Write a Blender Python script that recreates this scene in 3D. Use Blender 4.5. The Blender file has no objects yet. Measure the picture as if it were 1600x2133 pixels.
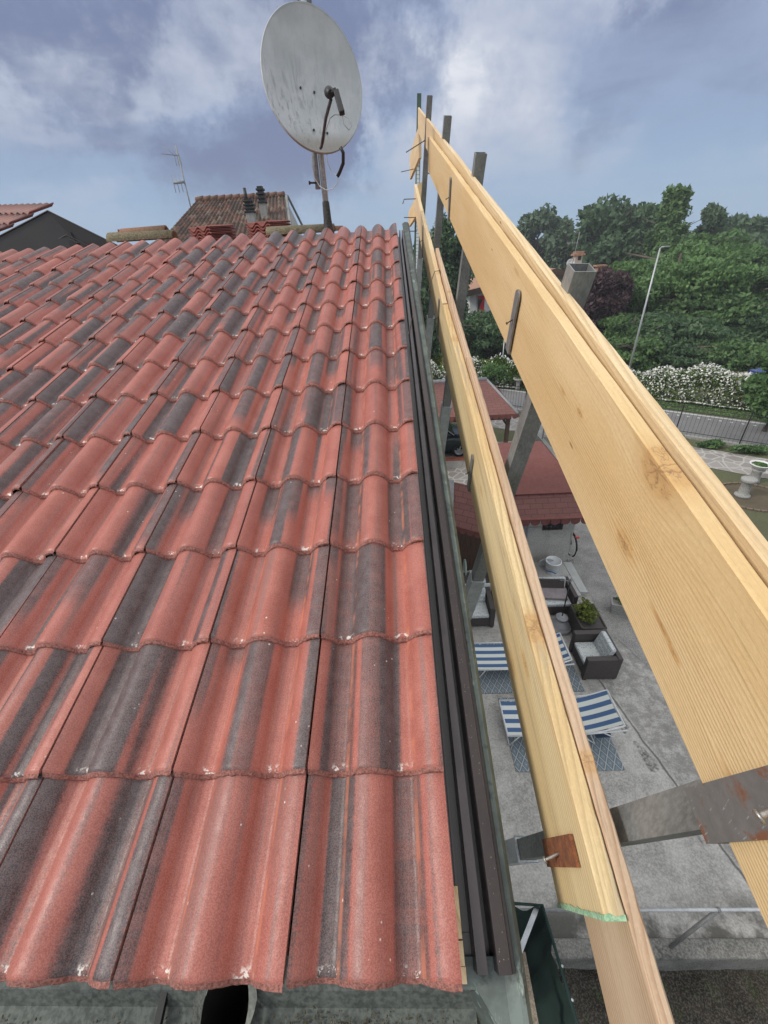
import bpy, bmesh, math, random
import numpy as np
from mathutils import Vector, Matrix

rad = math.radians
scene = bpy.context.scene
COL = scene.collection
rng = np.random.default_rng(7)
random.seed(7)

# ------------------------------------------------------------------ camera
W, H, F = 1600.0, 2133.0, 850.0
W2C = np.array([[0.9984206274002239, 0.011074789576415518, -0.05507812467378642],
                [-0.04072267599702196, -0.5327207722307588, -0.8453107372401616],
                [-0.03870289965086096, 0.8462186052490822, -0.5314284125721103]])
CAM = np.array([-0.07237122, -0.14912156, 1.02413647])
cam_data = bpy.data.cameras.new("camera")
cam = bpy.data.objects.new("camera", cam_data)
COL.objects.link(cam)
cam_data.sensor_fit = 'HORIZONTAL'
cam_data.sensor_width = 36.0
cam_data.lens = 36.0 * F / W
cam_data.clip_start = 0.02
cam_data.clip_end = 2000.0
R3 = np.stack([W2C[0], -W2C[1], -W2C[2]], 1)
m4 = np.eye(4); m4[:3, :3] = R3; m4[:3, 3] = CAM
cam.matrix_world = Matrix(m4.tolist())
scene.camera = cam

# ------------------------------------------------------------------ world
SUN_EL, SUN_ROT = rad(38), rad(-104)      # sun from the left, a little behind the roof edge
world = bpy.data.worlds.new("World"); scene.world = world
world.use_nodes = True
nt = world.node_tree; nt.nodes.clear()
def wn(t, **k):
    n = nt.nodes.new(t)
    for a, b in k.items(): setattr(n, a, b)
    return n
def wm(op, a, b=None, c=None):
    n = wn('ShaderNodeMath', operation=op)
    for i, v in enumerate((a, b, c)):
        if v is None: continue
        if isinstance(v, (int, float)): n.inputs[i].default_value = v
        else: nt.links.new(v, n.inputs[i])
    return n.outputs[0]
def wmix(fac, a, b):
    n = wn('ShaderNodeMix', data_type='RGBA')
    for i, v in ((0, fac), (6, a), (7, b)):
        if isinstance(v, (int, float)): n.inputs[i].default_value = v
        elif isinstance(v, tuple): n.inputs[i].default_value = (*v, 1)
        else: nt.links.new(v, n.inputs[i])
    return n.outputs[2]
def wramp(v, lo, hi):
    n = wn('ShaderNodeMapRange', interpolation_type='SMOOTHSTEP')
    nt.links.new(v, n.inputs[0]); n.inputs[1].default_value = lo; n.inputs[2].default_value = hi
    return n.outputs[0]
def wnoise(vec, scale, detail, rough, dist=0.0, off=(0, 0, 0)):
    mp = wn('ShaderNodeMapping'); mp.inputs['Location'].default_value = off
    nt.links.new(vec, mp.inputs[0])
    n = wn('ShaderNodeTexNoise'); n.inputs['Scale'].default_value = scale
    n.inputs['Detail'].default_value = detail; n.inputs['Roughness'].default_value = rough
    n.inputs['Distortion'].default_value = dist
    nt.links.new(mp.outputs[0], n.inputs['Vector'])
    return n.outputs[0]
sky = wn('ShaderNodeTexSky', sky_type='NISHITA'); sky.sun_disc = False
sky.sun_elevation = SUN_EL; sky.sun_rotation = SUN_ROT; sky.air_density = 1.2; sky.dust_density = 2.0
tc = wn('ShaderNodeTexCoord')
sep = wn('ShaderNodeSeparateXYZ'); nt.links.new(tc.outputs['Generated'], sep.inputs[0])
zc = wm('MAXIMUM', sep.outputs[2], 0.0)
den = wm('ADD', zc, 0.16)
cx = wm('DIVIDE', sep.outputs[0], den); cy = wm('DIVIDE', sep.outputs[1], den)
comb = wn('ShaderNodeCombineXYZ'); nt.links.new(cx, comb.inputs[0]); nt.links.new(cy, comb.inputs[1])
cv = comb.outputs[0]
big = wnoise(cv, 0.50, 5, 0.52, 0.5, (3.1, 2.3, 0))
med = wnoise(cv, 1.3, 7, 0.55, 0.6, (0.4, 5.2, 0))
fin = wnoise(cv, 3.2, 7, 0.6, 0.5, (8.4, 2.2, 0))
dens = wm('ADD', wm('MULTIPLY', big, 0.62), wm('ADD', wm('MULTIPLY', med, 0.30), wm('MULTIPLY', fin, 0.12)))
def mass(px, py, deg, amp):
    d = W2C.T @ np.array([(px - 800) / F, (py - 1066.5) / F, 1.0]); d /= np.linalg.norm(d)
    n = wn('ShaderNodeVectorMath', operation='DOT_PRODUCT'); nt.links.new(nvec, n.inputs[0]); n.inputs[1].default_value = tuple(d)
    return wm('MULTIPLY', wramp(n.outputs['Value'], math.cos(rad(deg)), 1.0), amp)
wob = wn('ShaderNodeTexNoise'); wob.inputs['Scale'].default_value = 3.6; wob.inputs['Detail'].default_value = 7; wob.inputs['Roughness'].default_value = .62
nt.links.new(tc.outputs['Generated'], wob.inputs['Vector'])
wv1 = wn('ShaderNodeVectorMath', operation='SUBTRACT'); nt.links.new(wob.outputs['Color'], wv1.inputs[0]); wv1.inputs[1].default_value = (.5, .5, .5)
wv2 = wn('ShaderNodeVectorMath', operation='MULTIPLY_ADD'); nt.links.new(wv1.outputs[0], wv2.inputs[0]); wv2.inputs[1].default_value = (.85, .85, .5); nt.links.new(tc.outputs['Generated'], wv2.inputs[2])
wv3 = wn('ShaderNodeVectorMath', operation='NORMALIZE'); nt.links.new(wv2.outputs[0], wv3.inputs[0]); nvec = wv3.outputs[0]
def total(lst):
    o = None
    for q in lst: o = mass(*q) if o is None else wm('ADD', o, mass(*q))
    return o
lights = total([(150, 110, 12, .55), (400, 60, 12, .5), (1110, 80, 13, .62), (880, 250, 12, .60), (1030, 210, 8, .15), (60, 340, 16, .4), (1450, 260, 18, .5), (430, 330, 12, .35), (1250, 200, 14, .25)])
darks = total([(420, 200, 17, .9), (60, 190, 12, .6), (760, 30, 12, .9), (1330, 20, 14, .35), (1540, 90, 16, .55), (1180, 320, 10, .25), (250, 20, 8, .3), (960, 130, 6, .35), (640, 330, 12, .3)])
dens = wm('ADD', dens, wm('SUBTRACT', wm('MULTIPLY', lights, 0.15), wm('MULTIPLY', darks, 0.16)))
bright = wramp(dens, 0.46, 0.64)
dark = wramp(wm('ADD', wm('MULTIPLY', darks, 0.52), wm('SUBTRACT', wm('MULTIPLY', med, 0.7), wm('MULTIPLY', lights, .3))), 0.40, 0.80)
K = 10.0
base_c = wmix(wramp(zc, 0.0, 0.30), (0.30*K, 0.45*K, 0.66*K), (0.33*K, 0.40*K, 0.58*K))
base_c = wmix(wm('MULTIPLY', dark, wramp(zc, 0.02, 0.14)), base_c, (0.200*K, 0.245*K, 0.40*K))
hi_amt = wm('MULTIPLY', bright, wramp(zc, 0.02, 0.22))
cl = wmix(hi_amt, base_c, (0.56*K, 0.61*K, 0.73*K))
puff = wm('MULTIPLY', wramp(dens, 0.60, 0.74), wramp(zc, 0.10, 0.26))
cl = wmix(puff, cl, (0.86*K, 0.88*K, 0.94*K))
hz = wramp(zc, 0.16, 0.0)
cl = wmix(wm('MULTIPLY', hz, 0.6), cl, (0.44*K, 0.58*K, 0.74*K))
# an overcast sky is brighter and whiter overhead than low in front; also whitened out of view behind the camera as added fill light
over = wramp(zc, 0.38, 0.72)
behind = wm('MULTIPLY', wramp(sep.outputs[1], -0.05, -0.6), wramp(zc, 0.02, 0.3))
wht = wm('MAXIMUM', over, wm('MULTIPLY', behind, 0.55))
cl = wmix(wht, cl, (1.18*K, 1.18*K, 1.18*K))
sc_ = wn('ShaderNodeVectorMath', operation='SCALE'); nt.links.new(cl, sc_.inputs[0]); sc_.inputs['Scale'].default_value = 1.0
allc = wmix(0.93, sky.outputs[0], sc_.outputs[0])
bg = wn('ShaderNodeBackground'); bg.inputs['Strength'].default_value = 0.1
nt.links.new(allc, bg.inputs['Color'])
wo = wn('ShaderNodeOutputWorld'); nt.links.new(bg.outputs[0], wo.inputs[0])

sun_d = bpy.data.lights.new("sun", 'SUN'); sun_d.energy = 2.1; sun_d.angle = rad(10); sun_d.color = (1.0, 0.94, 0.85)
sun = bpy.data.objects.new("sun", sun_d); COL.objects.link(sun)
sdir = Vector((math.sin(SUN_ROT) * math.cos(SUN_EL), math.cos(SUN_ROT) * math.cos(SUN_EL), math.sin(SUN_EL)))
sun.rotation_euler = sdir.to_track_quat('Z', 'Y').to_euler()
sun.location = (0, 0, 30)
scene.view_settings.view_transform = 'Standard'; scene.view_settings.look = 'None'
scene.view_settings.exposure = 0.0; scene.view_settings.gamma = 1.0
scene.view_settings.use_curve_mapping = False
scene.cycles.max_bounces = 6

# ------------------------------------------------------------------ helpers
TH = rad(17.0); CT, ST = math.cos(TH), math.sin(TH)
GZ = CAM[2] - 7.4                          # level of the yard below the eaves
def P(u, v, w):                            # roof plane coordinates (right, up the slope, off the roof) to world
    return np.array([u, v * CT - w * ST, v * ST + w * CT])
CU, CVv, CW = -0.0723712, 0.1568229, 1.0229855
def Q(D, v, h):                            # distance right of / above-below the photographer, in roof coordinates
    return P(CU + D, CVv + v, CW - h)
def at(px, py, z=None, y=None, x=None, Z=None):
    d = W2C.T @ np.array([(px - 800) / F, (py - 1066.5) / F, 1.0])
    if z is not None: t = (z - CAM[2]) / d[2]
    elif y is not None: t = (y - CAM[1]) / d[1]
    elif x is not None: t = (x - CAM[0]) / d[0]
    else: t = Z
    return CAM + t * d

class MB:
    def __init__(s): s.v = []; s.f = []; s.s = []; s.n = 0
    def add(s, v, f, smooth=False):
        v = np.asarray(v, float).reshape(-1, 3)
        s.v.append(v)
        for q in f: s.f.append(tuple(int(i) + s.n for i in q)); s.s.append(smooth)
        s.n += len(v); return s
    def box(s, c, size, M=None, bev=0.0):
        x, y, z = [a / 2 for a in size]
        if bev > 0:
            bm = bmesh.new(); bmesh.ops.create_cube(bm, size=1)
            for v in bm.verts: v.co = Vector((v.co.x * 2 * x, v.co.y * 2 * y, v.co.z * 2 * z))
            bmesh.ops.bevel(bm, geom=bm.edges[:], offset=min(bev, x * .9, y * .9, z * .9), segments=2, profile=0.5, affect='EDGES')
            vs = np.array([v.co[:] for v in bm.verts]); bm.verts.index_update()
            fs = [[v.index for v in f.verts] for f in bm.faces]; bm.free()
        else:
            vs = np.array([(a, b, d) for a in (-x, x) for b in (-y, y) for d in (-z, z)])
            fs = [(0, 1, 3, 2), (4, 6, 7, 5), (0, 4, 5, 1), (2, 3, 7, 6), (0, 2, 6, 4), (1, 5, 7, 3)]
        if M is not None: vs = vs @ np.asarray(M).T
        return s.add(vs + np.asarray(c, float), fs)
    def hexa(s, p):                       # eight corners: bottom loop 0-3, top loop 4-7
        return s.add(p, [(0, 3, 2, 1), (4, 5, 6, 7), (0, 1, 5, 4), (1, 2, 6, 5), (2, 3, 7, 6), (3, 0, 4, 7)])
    def tube(s, pts, r, seg=10, caps=True, smooth=True):
        pts = np.asarray(pts, float); n = len(pts)
        r = np.full(n, r) if np.isscalar(r) else np.asarray(r, float)
        tang = np.gradient(pts, axis=0); tang /= np.linalg.norm(tang, axis=1)[:, None] + 1e-12
        up = np.array([0, 0, 1.0]) if abs(tang[0][2]) < 0.9 else np.array([1.0, 0, 0])
        a = np.cross(tang[0], up); a /= np.linalg.norm(a)
        vs = []
        for i in range(n):
            a = a - tang[i] * (a @ tang[i]); a /= np.linalg.norm(a); b = np.cross(tang[i], a)
            t = np.linspace(0, 2 * np.pi, seg, endpoint=False)
            vs.append(pts[i] + r[i] * (np.outer(np.cos(t), a) + np.outer(np.sin(t), b)))
        vs = np.concatenate(vs); fs = []
        for i in range(n - 1):
            for j in range(seg):
                k = (j + 1) % seg
                fs.append((i * seg + j, i * seg + k, (i + 1) * seg + k, (i + 1) * seg + j))
        s.add(vs, fs, smooth)
        if caps:
            s.f.append(tuple(s.n - len(vs) + j for j in range(seg))[::-1]); s.s.append(False)
            s.f.append(tuple(s.n - seg + j for j in range(seg))); s.s.append(False)
        return s
    def lathe(s, prof, c=(0, 0, 0), seg=24, M=None, smooth=True):
        t = np.linspace(0, 2 * np.pi, seg, endpoint=False)
        vs = np.array([(r * math.cos(a), r * math.sin(a), z) for r, z in prof for a in t]); fs = []
        if M is not None: vs = vs @ np.asarray(M).T
        for i in range(len(prof) - 1):
            for j in range(seg):
                k = (j + 1) % seg
                fs.append((i * seg + j, i * seg + k, (i + 1) * seg + k, (i + 1) * seg + j))
        return s.add(vs + np.asarray(c, float), fs, smooth)
    def sweep(s, prof, a, b, closed=True):   # prof: list of 3D offsets, from point a to b
        n = len(prof); pr = np.asarray(prof, float)
        vs = np.concatenate([pr + a, pr + b]); fs = []
        for j in range(n if closed else n - 1):
            k = (j + 1) % n; fs.append((j, k, n + k, n + j))
        if closed: fs += [tuple(range(n))[::-1], tuple(range(n, 2 * n))]
        return s.add(vs, fs)
    def data(s, name, origin=None):
        v = np.concatenate(s.v)
        if origin is not None: v = v - np.asarray(origin)
        me = bpy.data.meshes.new(name)
        me.from_pydata(v.tolist(), [], s.f)
        me.polygons.foreach_set('use_smooth', s.s); me.update()
        return me
WORLD = {}
def tag(o, label=None, cat=None, group=None, kind=None):
    if label: o['label'] = label
    if cat: o['category'] = cat
    if group: o['group'] = group
    if kind: o['kind'] = kind
    return o
def thing(name, label, cat, loc, group=None):
    o = bpy.data.objects.new(name, None); o.empty_display_size = 0.1
    o.location = loc; COL.objects.link(o); WORLD[o] = np.array(loc, float)
    return tag(o, label, cat, group)
def obj(name, mb, mat, parent=None, origin=None):
    """mesh given in world coordinates; its origin goes to `origin`"""
    if origin is None:
        if parent is not None: origin = WORLD[parent]
        else:
            v = np.concatenate(mb.v); origin = np.array([(v[:, 0].min() + v[:, 0].max()) / 2, (v[:, 1].min() + v[:, 1].max()) / 2, v[:, 2].min()])
    origin = np.asarray(origin, float)
    me = mb.data(name, origin) if isinstance(mb, MB) else mb
    if mat is not None:
        for m in (mat if isinstance(mat, (list, tuple)) else [mat]): me.materials.append(m)
    o = bpy.data.objects.new(name, me); COL.objects.link(o)
    o.location = origin - (WORLD[parent] if parent is not None else 0)
    if parent is not None: o.parent = parent
    WORLD[o] = origin
    return o
def one(name, mb, mat, label, cat, group=None):
    return tag(obj(name, mb, mat), label, cat, group)
def struct(name, mb, mat):
    return tag(obj(name, mb, mat, origin=(0, 0, 0)), kind='structure')
def copy_tree(o, loc=None, rotz=None, label=None, scale=None):
    def rec(a, par):
        c = a.copy(); COL.objects.link(c); c.parent = par
        for ch in list(a.children): rec(ch, c)
        return c
    r = rec(o, None)
    if loc is not None: r.location = loc
    if rotz is not None: r.rotation_euler = (0, 0, rotz)
    if scale is not None: r.scale = (scale,) * 3
    if label: r['label'] = label
    return r

# ------------------------------------------------------------------ materials
class N:
    def __init__(s, name):
        s.m = bpy.data.materials.new(name); s.m.use_nodes = True
        s.t = s.m.node_tree; s.b = s.t.nodes['Principled BSDF']; s.out = s.t.nodes['Material Output']
        s.tc = s.t.nodes.new('ShaderNodeTexCoord')
    def node(s, t, **k):
        n = s.t.nodes.new(t)
        for a, b in k.items(): setattr(n, a, b)
        return n
    def put(s, sock, v):
        if isinstance(v, (int, float)): sock.default_value = v
        elif isinstance(v, (tuple, list)): sock.default_value = (*v, 1) if (len(v) == 3 and sock.type == 'RGBA') else v
        else: s.t.links.new(v, sock)
    def co(s, which='Object', scale=(1, 1, 1), rot=(0, 0, 0), loc=(0, 0, 0)):
        m = s.node('ShaderNodeMapping'); m.inputs['Scale'].default_value = scale
        m.inputs['Rotation'].default_value = rot; m.inputs['Location'].default_value = loc
        s.t.links.new(s.tc.outputs[which], m.inputs[0]); return m.outputs[0]
    def noise(s, vec, scale, detail=4, rough=.55, dist=0):
        n = s.node('ShaderNodeTexNoise'); s.put(n.inputs['Vector'], vec)
        n.inputs['Scale'].default_value = scale; n.inputs['Detail'].default_value = detail
        n.inputs['Roughness'].default_value = rough; n.inputs['Distortion'].default_value = dist
        return n.outputs[0]
    def vor(s, vec, scale, feature='F1', out=0, rnd=1.0):
        n = s.node('ShaderNodeTexVoronoi', feature=feature); s.put(n.inputs['Vector'], vec)
        n.inputs['Scale'].default_value = scale; n.inputs['Randomness'].default_value = rnd
        return n.outputs[out]
    def wave(s, vec, scale, dist=0, dscale=1, detail=2, direction='X', prof='SIN'):
        n = s.node('ShaderNodeTexWave', bands_direction=direction, wave_profile=prof); s.put(n.inputs['Vector'], vec)
        n.inputs['Scale'].default_value = scale; n.inputs['Distortion'].default_value = dist
        n.inputs['Detail'].default_value = detail; n.inputs['Detail Scale'].default_value = dscale
        return n.outputs[1]
    def ramp(s, v, lo, hi, a=0., b=1., smooth=True):
        n = s.node('ShaderNodeMapRange', interpolation_type='SMOOTHSTEP' if smooth else 'LINEAR')
        s.put(n.inputs[0], v)
        for i, q in enumerate((lo, hi, a, b)): s.put(n.inputs[i + 1], q)
        return n.outputs[0]
    def math(s, op, a, b=None, c=None):
        n = s.node('ShaderNodeMath', operation=op)
        for i, q in enumerate((a, b, c)):
            if q is not None: s.put(n.inputs[i], q)
        return n.outputs[0]
    def mix(s, f, a, b, blend='MIX'):
        n = s.node('ShaderNodeMix', data_type='RGBA', blend_type=blend)
        s.put(n.inputs[0], f); s.put(n.inputs[6], a); s.put(n.inputs[7], b); return n.outputs[2]
    def sep(s, v):
        n = s.node('ShaderNodeSeparateXYZ'); s.put(n.inputs[0], v); return n.outputs
    def bump(s, h, strength=.3, dist=.01):
        n = s.node('ShaderNodeBump'); n.inputs['Strength'].default_value = strength
        n.inputs['Distance'].default_value = dist; s.put(n.inputs['Height'], h)
        s.t.links.new(n.outputs[0], s.b.inputs['Normal'])
    def fin(s, col, rough=.7, metal=0., spec=None):
        s.put(s.b.inputs['Base Color'], col); s.put(s.b.inputs['Roughness'], rough); s.put(s.b.inputs['Metallic'], metal)
        if spec is not None: s.put(s.b.inputs['Specular IOR Level'], spec)
        return s.m
_cache = {}
def stuffmat(name, a, b, scale=8, rough=.7, metal=0., fine=120, fa=.15, bump=.15, stretch=(1, 1, 1), spec=None):
    """two-tone weathered surface with grain"""
    n = N(name); c = n.co(scale=stretch)
    big = n.ramp(n.noise(c, scale, 6, .6, .3), .35, .68)
    col = n.mix(big, a, b)
    g = n.noise(c, fine, 3, .6)
    col = n.mix(fa, col, n.mix(n.ramp(g, .35, .65), tuple(x * .45 for x in a), tuple(min(1, x * 1.6) for x in b)))
    n.bump(n.math('ADD', g, n.math('MULTIPLY', big, .6)), bump, .004)
    return n.fin(col, rough, metal, spec)

def tile_mat():
    n = N('roof_tile_concrete')
    uv = n.sep(n.tc.outputs['UV'])
    at_ = n.node('ShaderNodeAttribute'); at_.attribute_name = 'tile_rnd'
    rs = n.sep(at_.outputs['Vector'])
    c = n.node('ShaderNodeCombineXYZ')
    n.put(c.inputs[0], n.math('ADD', n.math('MULTIPLY', uv[0], 4.3), n.math('MULTIPLY', rs[0], 91.)))
    n.put(c.inputs[1], n.math('ADD', n.math('MULTIPLY', uv[1], .07), n.math('MULTIPLY', rs[1], 37.)))
    n.put(c.inputs[2], n.math('MULTIPLY', rs[2], 53.))
    fl = n.noise(c.outputs[0], 1.0, 1.6, .5, .0)
    fine_c = n.co(scale=(1, 1, 1))
    edge_n = n.noise(fine_c, 160, 3, .7)
    flame = n.math('ADD', fl, n.math('MULTIPLY', n.math('SUBTRACT', edge_n, .5), .07))
    thr = n.math('SUBTRACT', .610, n.math('MULTIPLY', rs[2], .145))
    mask = n.ramp(flame, thr, n.math('ADD', thr, .055))
    # a second, narrow family of streaks
    c2 = n.node('ShaderNodeCombineXYZ')
    n.put(c2.inputs[0], n.math('ADD', n.math('MULTIPLY', uv[0], 11.), n.math('MULTIPLY', rs[1], 71.)))
    n.put(c2.inputs[1], n.math('MULTIPLY', uv[1], .35)); n.put(c2.inputs[2], n.math('MULTIPLY', rs[0], 29.))
    st = n.ramp(n.math('ADD', n.noise(c2.outputs[0], 1.0, 2, .5), n.math('MULTIPLY', n.math('SUBTRACT', edge_n, .5), .16)), .54, .70)
    # whole rolls or pans dipped in the dark slurry
    cellx = n.math('ADD', n.math('MULTIPLY', uv[0], 4.), .14 + .5)
    cid = n.node('ShaderNodeCombineXYZ'); n.put(cid.inputs[0], n.math('FLOOR', cellx)); n.put(cid.inputs[1], n.math('MULTIPLY', rs[0], 977.)); n.put(cid.inputs[2], n.math('MULTIPLY', rs[1], 331.))
    wr = n.node('ShaderNodeTexWhiteNoise', noise_dimensions='3D'); n.put(wr.inputs['Vector'], cid.outputs[0])
    cf = n.math('ABSOLUTE', n.math('SUBTRACT', n.math('FRACT', cellx), .5))
    wob_ = n.math('MULTIPLY', n.math('SUBTRACT', n.noise(c.outputs[0], 1.7, 2), .5), .16)
    band = n.math('MULTIPLY', n.ramp(n.math('ADD', cf, wob_), .46, .37), n.ramp(wr.outputs[0], .33, .30))
    fadev = n.math('ADD', n.math('SUBTRACT', uv[1], n.math('MULTIPLY', n.sep(wr.outputs[1])[1], 1.6)), .9)
    band = n.math('MULTIPLY', band, n.ramp(fadev, .0, .35))
    mask = n.math('MAXIMUM', mask, band)
    red = n.mix(n.ramp(n.noise(fine_c, 9, 3, .6), .35, .65), (.36, .096, .070), (.43, .136, .104))
    red = n.mix(n.math('MULTIPLY', n.ramp(rs[0], 0, 1), .4), red, (.35, .100, .084))
    col = n.mix(n.math('MULTIPLY', st, .5), red, (.16, .115, .110))
    grey = n.mix(n.ramp(n.noise(fine_c, 30, 4, .6), .35, .7), (.040, .043, .052), (.080, .084, .094))
    col = n.mix(n.math('MULTIPLY', mask, .97), col, grey)
    sp = n.noise(fine_c, 420, 2, .6)
    col = n.mix(.13, col, n.mix(n.ramp(sp, .38, .62), (.03, .02, .018), (.85, .46, .36)))
    pits = n.ramp(n.vor(fine_c, 260), .16, .10)
    col = n.mix(n.math('MULTIPLY', pits, n.ramp(n.noise(fine_c, 60, 2), .5, .6, 0, .7)), col, (.05, .03, .03))
    # worn orange lines on the bends of the profile
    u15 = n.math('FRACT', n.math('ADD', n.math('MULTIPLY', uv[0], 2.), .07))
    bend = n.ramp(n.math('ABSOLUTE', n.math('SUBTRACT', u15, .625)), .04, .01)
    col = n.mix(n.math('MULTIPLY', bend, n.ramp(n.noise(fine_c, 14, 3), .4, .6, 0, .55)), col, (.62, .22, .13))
    # mortar flecks, and painted white glints of the glossy nose where the pans meet the lower edge
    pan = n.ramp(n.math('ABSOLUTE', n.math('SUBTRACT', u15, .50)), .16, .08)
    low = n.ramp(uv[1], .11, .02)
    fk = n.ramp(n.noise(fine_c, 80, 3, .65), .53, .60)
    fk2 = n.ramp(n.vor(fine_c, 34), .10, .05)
    fleck_glint = n.math('MAXIMUM', n.math('MULTIPLY', n.math('MULTIPLY', fk, n.ramp(uv[1], .085, .03)), pan),
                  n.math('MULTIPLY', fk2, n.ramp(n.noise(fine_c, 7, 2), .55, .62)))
    col = n.mix(n.math('MULTIPLY', fleck_glint, .85), col, (.80, .76, .70))
    n.bump(n.math('ADD', n.math('MULTIPLY', sp, .7), n.noise(fine_c, 110, 3, .6)), .45, .0016)
    rough = n.ramp(n.noise(fine_c, 45, 3), .3, .7, .38, .54)
    return n.fin(col, rough, 0, .5)
def edge_mat():
    n = N('tile_cut_edge'); c = n.co()
    a = n.noise(c, 190, 4, .7)
    col = n.mix(n.ramp(a, .35, .65), (.20, .080, .066), (.42, .185, .15))
    n.bump(a, .9, .004); return n.fin(col, .9)
def wood_mat(name, c1, c2, ring, seed=0., kn=(), blue=0., freq=95., tight=0., ringk=.5):
    """softwood board, grain along local Y; kn lists its knots (y, z, half length, half height, darkness)"""
    n = N(name)
    p = n.sep(n.co()); x, y, z = p[0], p[1], p[2]
    w1 = n.noise(n.co(scale=(2, .8, 2), loc=(seed, seed, seed)), 1.0, 2, .5)
    w2 = n.noise(n.co(scale=(9, 3.2, 9), loc=(seed, 1, seed)), 1.0, 2, .5)
    sfield = n.math('ADD', n.math('ADD', z, n.math('MULTIPLY', x, .75)),
                    n.math('ADD', n.math('MULTIPLY', n.math('SUBTRACT', w1, .5), .085), n.math('MULTIPLY', n.math('SUBTRACT', w2, .5), .010)))
    core = None; halo = None; cracks = None
    for (ky, kz, ry, rz, dk) in kn:
        dy = n.math('DIVIDE', n.math('SUBTRACT', y, ky), ry); dz = n.math('DIVIDE', n.math('SUBTRACT', z, kz), rz)
        e = n.math('ADD', n.math('MULTIPLY', dy, dy), n.math('MULTIPLY', dz, dz))
        e3 = n.math('ADD', n.math('MULTIPLY', n.math('MULTIPLY', dy, dy), .22), n.math('MULTIPLY', n.math('MULTIPLY', dz, dz), .35))
        fall = n.math('EXPONENT', n.math('MULTIPLY', e3, -1.0))
        sfield = n.math('SUBTRACT', sfield, n.math('MULTIPLY', n.math('MULTIPLY', n.math('SUBTRACT', z, kz), .62), fall))
        c_ = n.math('MULTIPLY', n.ramp(e, 1.15, .55), dk); h_ = n.math('MULTIPLY', n.ramp(e, 3.2, .9), dk)
        wb = n.math('MULTIPLY', n.math('SUBTRACT', n.noise(n.co(scale=(60, 30, 60)), 1, 2), .5), .5)
        ck = None
        for (sa, sb) in ((.85, .55), (-.9, .35), (.15, 1.0)):
            li_ = n.ramp(n.math('ABSOLUTE', n.math('ADD', n.math('ADD', n.math('MULTIPLY', dy, sa), n.math('MULTIPLY', dz, sb)), wb)), .055, .012)
            ck = li_ if ck is None else n.math('MAXIMUM', ck, li_)
        ck = n.math('MULTIPLY', n.math('MULTIPLY', ck, n.ramp(e, .45, .2)), dk)
        cracks = ck if cracks is None else n.math('MAXIMUM', cracks, ck)
        core = c_ if core is None else n.math('MAXIMUM', core, c_); halo = h_ if halo is None else n.math('MAXIMUM', halo, h_)
    f = n.math('ADD', n.math('MULTIPLY', sfield, freq), n.math('MULTIPLY', n.math('MULTIPLY', sfield, sfield), -freq * tight))
    ph = n.math('FRACT', f)
    late = n.math('MULTIPLY', n.ramp(ph, .35, .86), n.ramp(ph, 1.0, .90))
    area = n.ramp(n.noise(n.co(scale=(3, .6, 9), loc=(seed, 3, 0)), 1, 2), .36, .62, .15, 1.)
    if tight: area = n.math('MAXIMUM', n.math('MULTIPLY', area, .45), n.ramp(z, .0, -.06))
    mp2 = n.node('ShaderNodeCombineXYZ'); n.put(mp2.inputs[0], n.math('MULTIPLY', x, 260)); n.put(mp2.inputs[1], n.math('MULTIPLY', y, 5)); n.put(mp2.inputs[2], n.math('MULTIPLY', sfield, 300))
    fib = n.noise(mp2.outputs[0], 1.0, 3, .6)
    saw = n.noise(n.co(scale=(1, .45, 1)), 230, 3, .7)
    patch = n.ramp(n.noise(n.co(scale=(4, 1.1, 7), loc=(0, seed, 0)), 1, 3, .5), .36, .64)
    col = n.mix(patch, c1, c2)
    col = n.mix(n.math('MULTIPLY', n.math('MULTIPLY', late, area), ringk), col, ring)
    col = n.mix(n.math('MULTIPLY', n.ramp(fib, .52, .74), .32), col, tuple(q * .7 for q in ring))
    col = n.mix(n.math('MULTIPLY', n.ramp(saw, .5, .7), .16), col, tuple(q * .55 for q in c1))
    col = n.mix(n.math('MULTIPLY', n.ramp(saw, .48, .30), .20), col, tuple(min(.95, q * 1.25) for q in c1))
    if blue:
        bl = n.noise(n.co(scale=(30, 1.3, 30), loc=(2, seed, 5)), 1, 4, .6)
        col = n.mix(n.math('MULTIPLY', n.ramp(bl, .5, .66), blue), col, (.25, .23, .20))
    pc = n.node('ShaderNodeMapping'); pc.inputs['Scale'].default_value = (0, 3.2, 15); pc.inputs['Location'].default_value = (0, seed, seed); n.put(pc.inputs[0], n.co())
    pit = n.math('MULTIPLY', n.ramp(n.vor(pc.outputs[0], 1.0), .060, .03), n.ramp(n.noise(n.co(scale=(0, 1, 1), loc=(seed, seed, 2)), 6, 0), .50, .54))
    col = n.mix(n.math('MULTIPLY', pit, .8), col, (.25, .12, .05))
    if core is not None:
        col = n.mix(n.math('MULTIPLY', halo, .32), col, (.56, .33, .13))
        fine = n.noise(n.co(scale=(30, 30, 30)), 1, 3, .7)
        crack = n.ramp(n.math('ABSOLUTE', n.math('SUBTRACT', n.noise(n.co(scale=(34, 17, 46)), 1, 3, .7), .5)),   .020, .003)
        kc = n.mix(n.ramp(fine, .35, .65), (.62, .38, .15), (.48, .26, .10)); kc = n.mix(n.math('MULTIPLY', crack, .6), kc, (.10, .05, .025))
        col = n.mix(n.math('MINIMUM', n.math('MULTIPLY', core, .62), .62), col, kc)
        col = n.mix(n.math('MULTIPLY', cracks, .42), col, (.20, .10, .045))
    n.bump(n.math('ADD', n.math('MULTIPLY', n.math('MULTIPLY', late, area), .7), n.math('ADD', n.math('MULTIPLY', fib, .5), n.math('MULTIPLY', saw, .8))), .42, .0014)
    return n.fin(col, .72, 0, .3)
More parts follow.
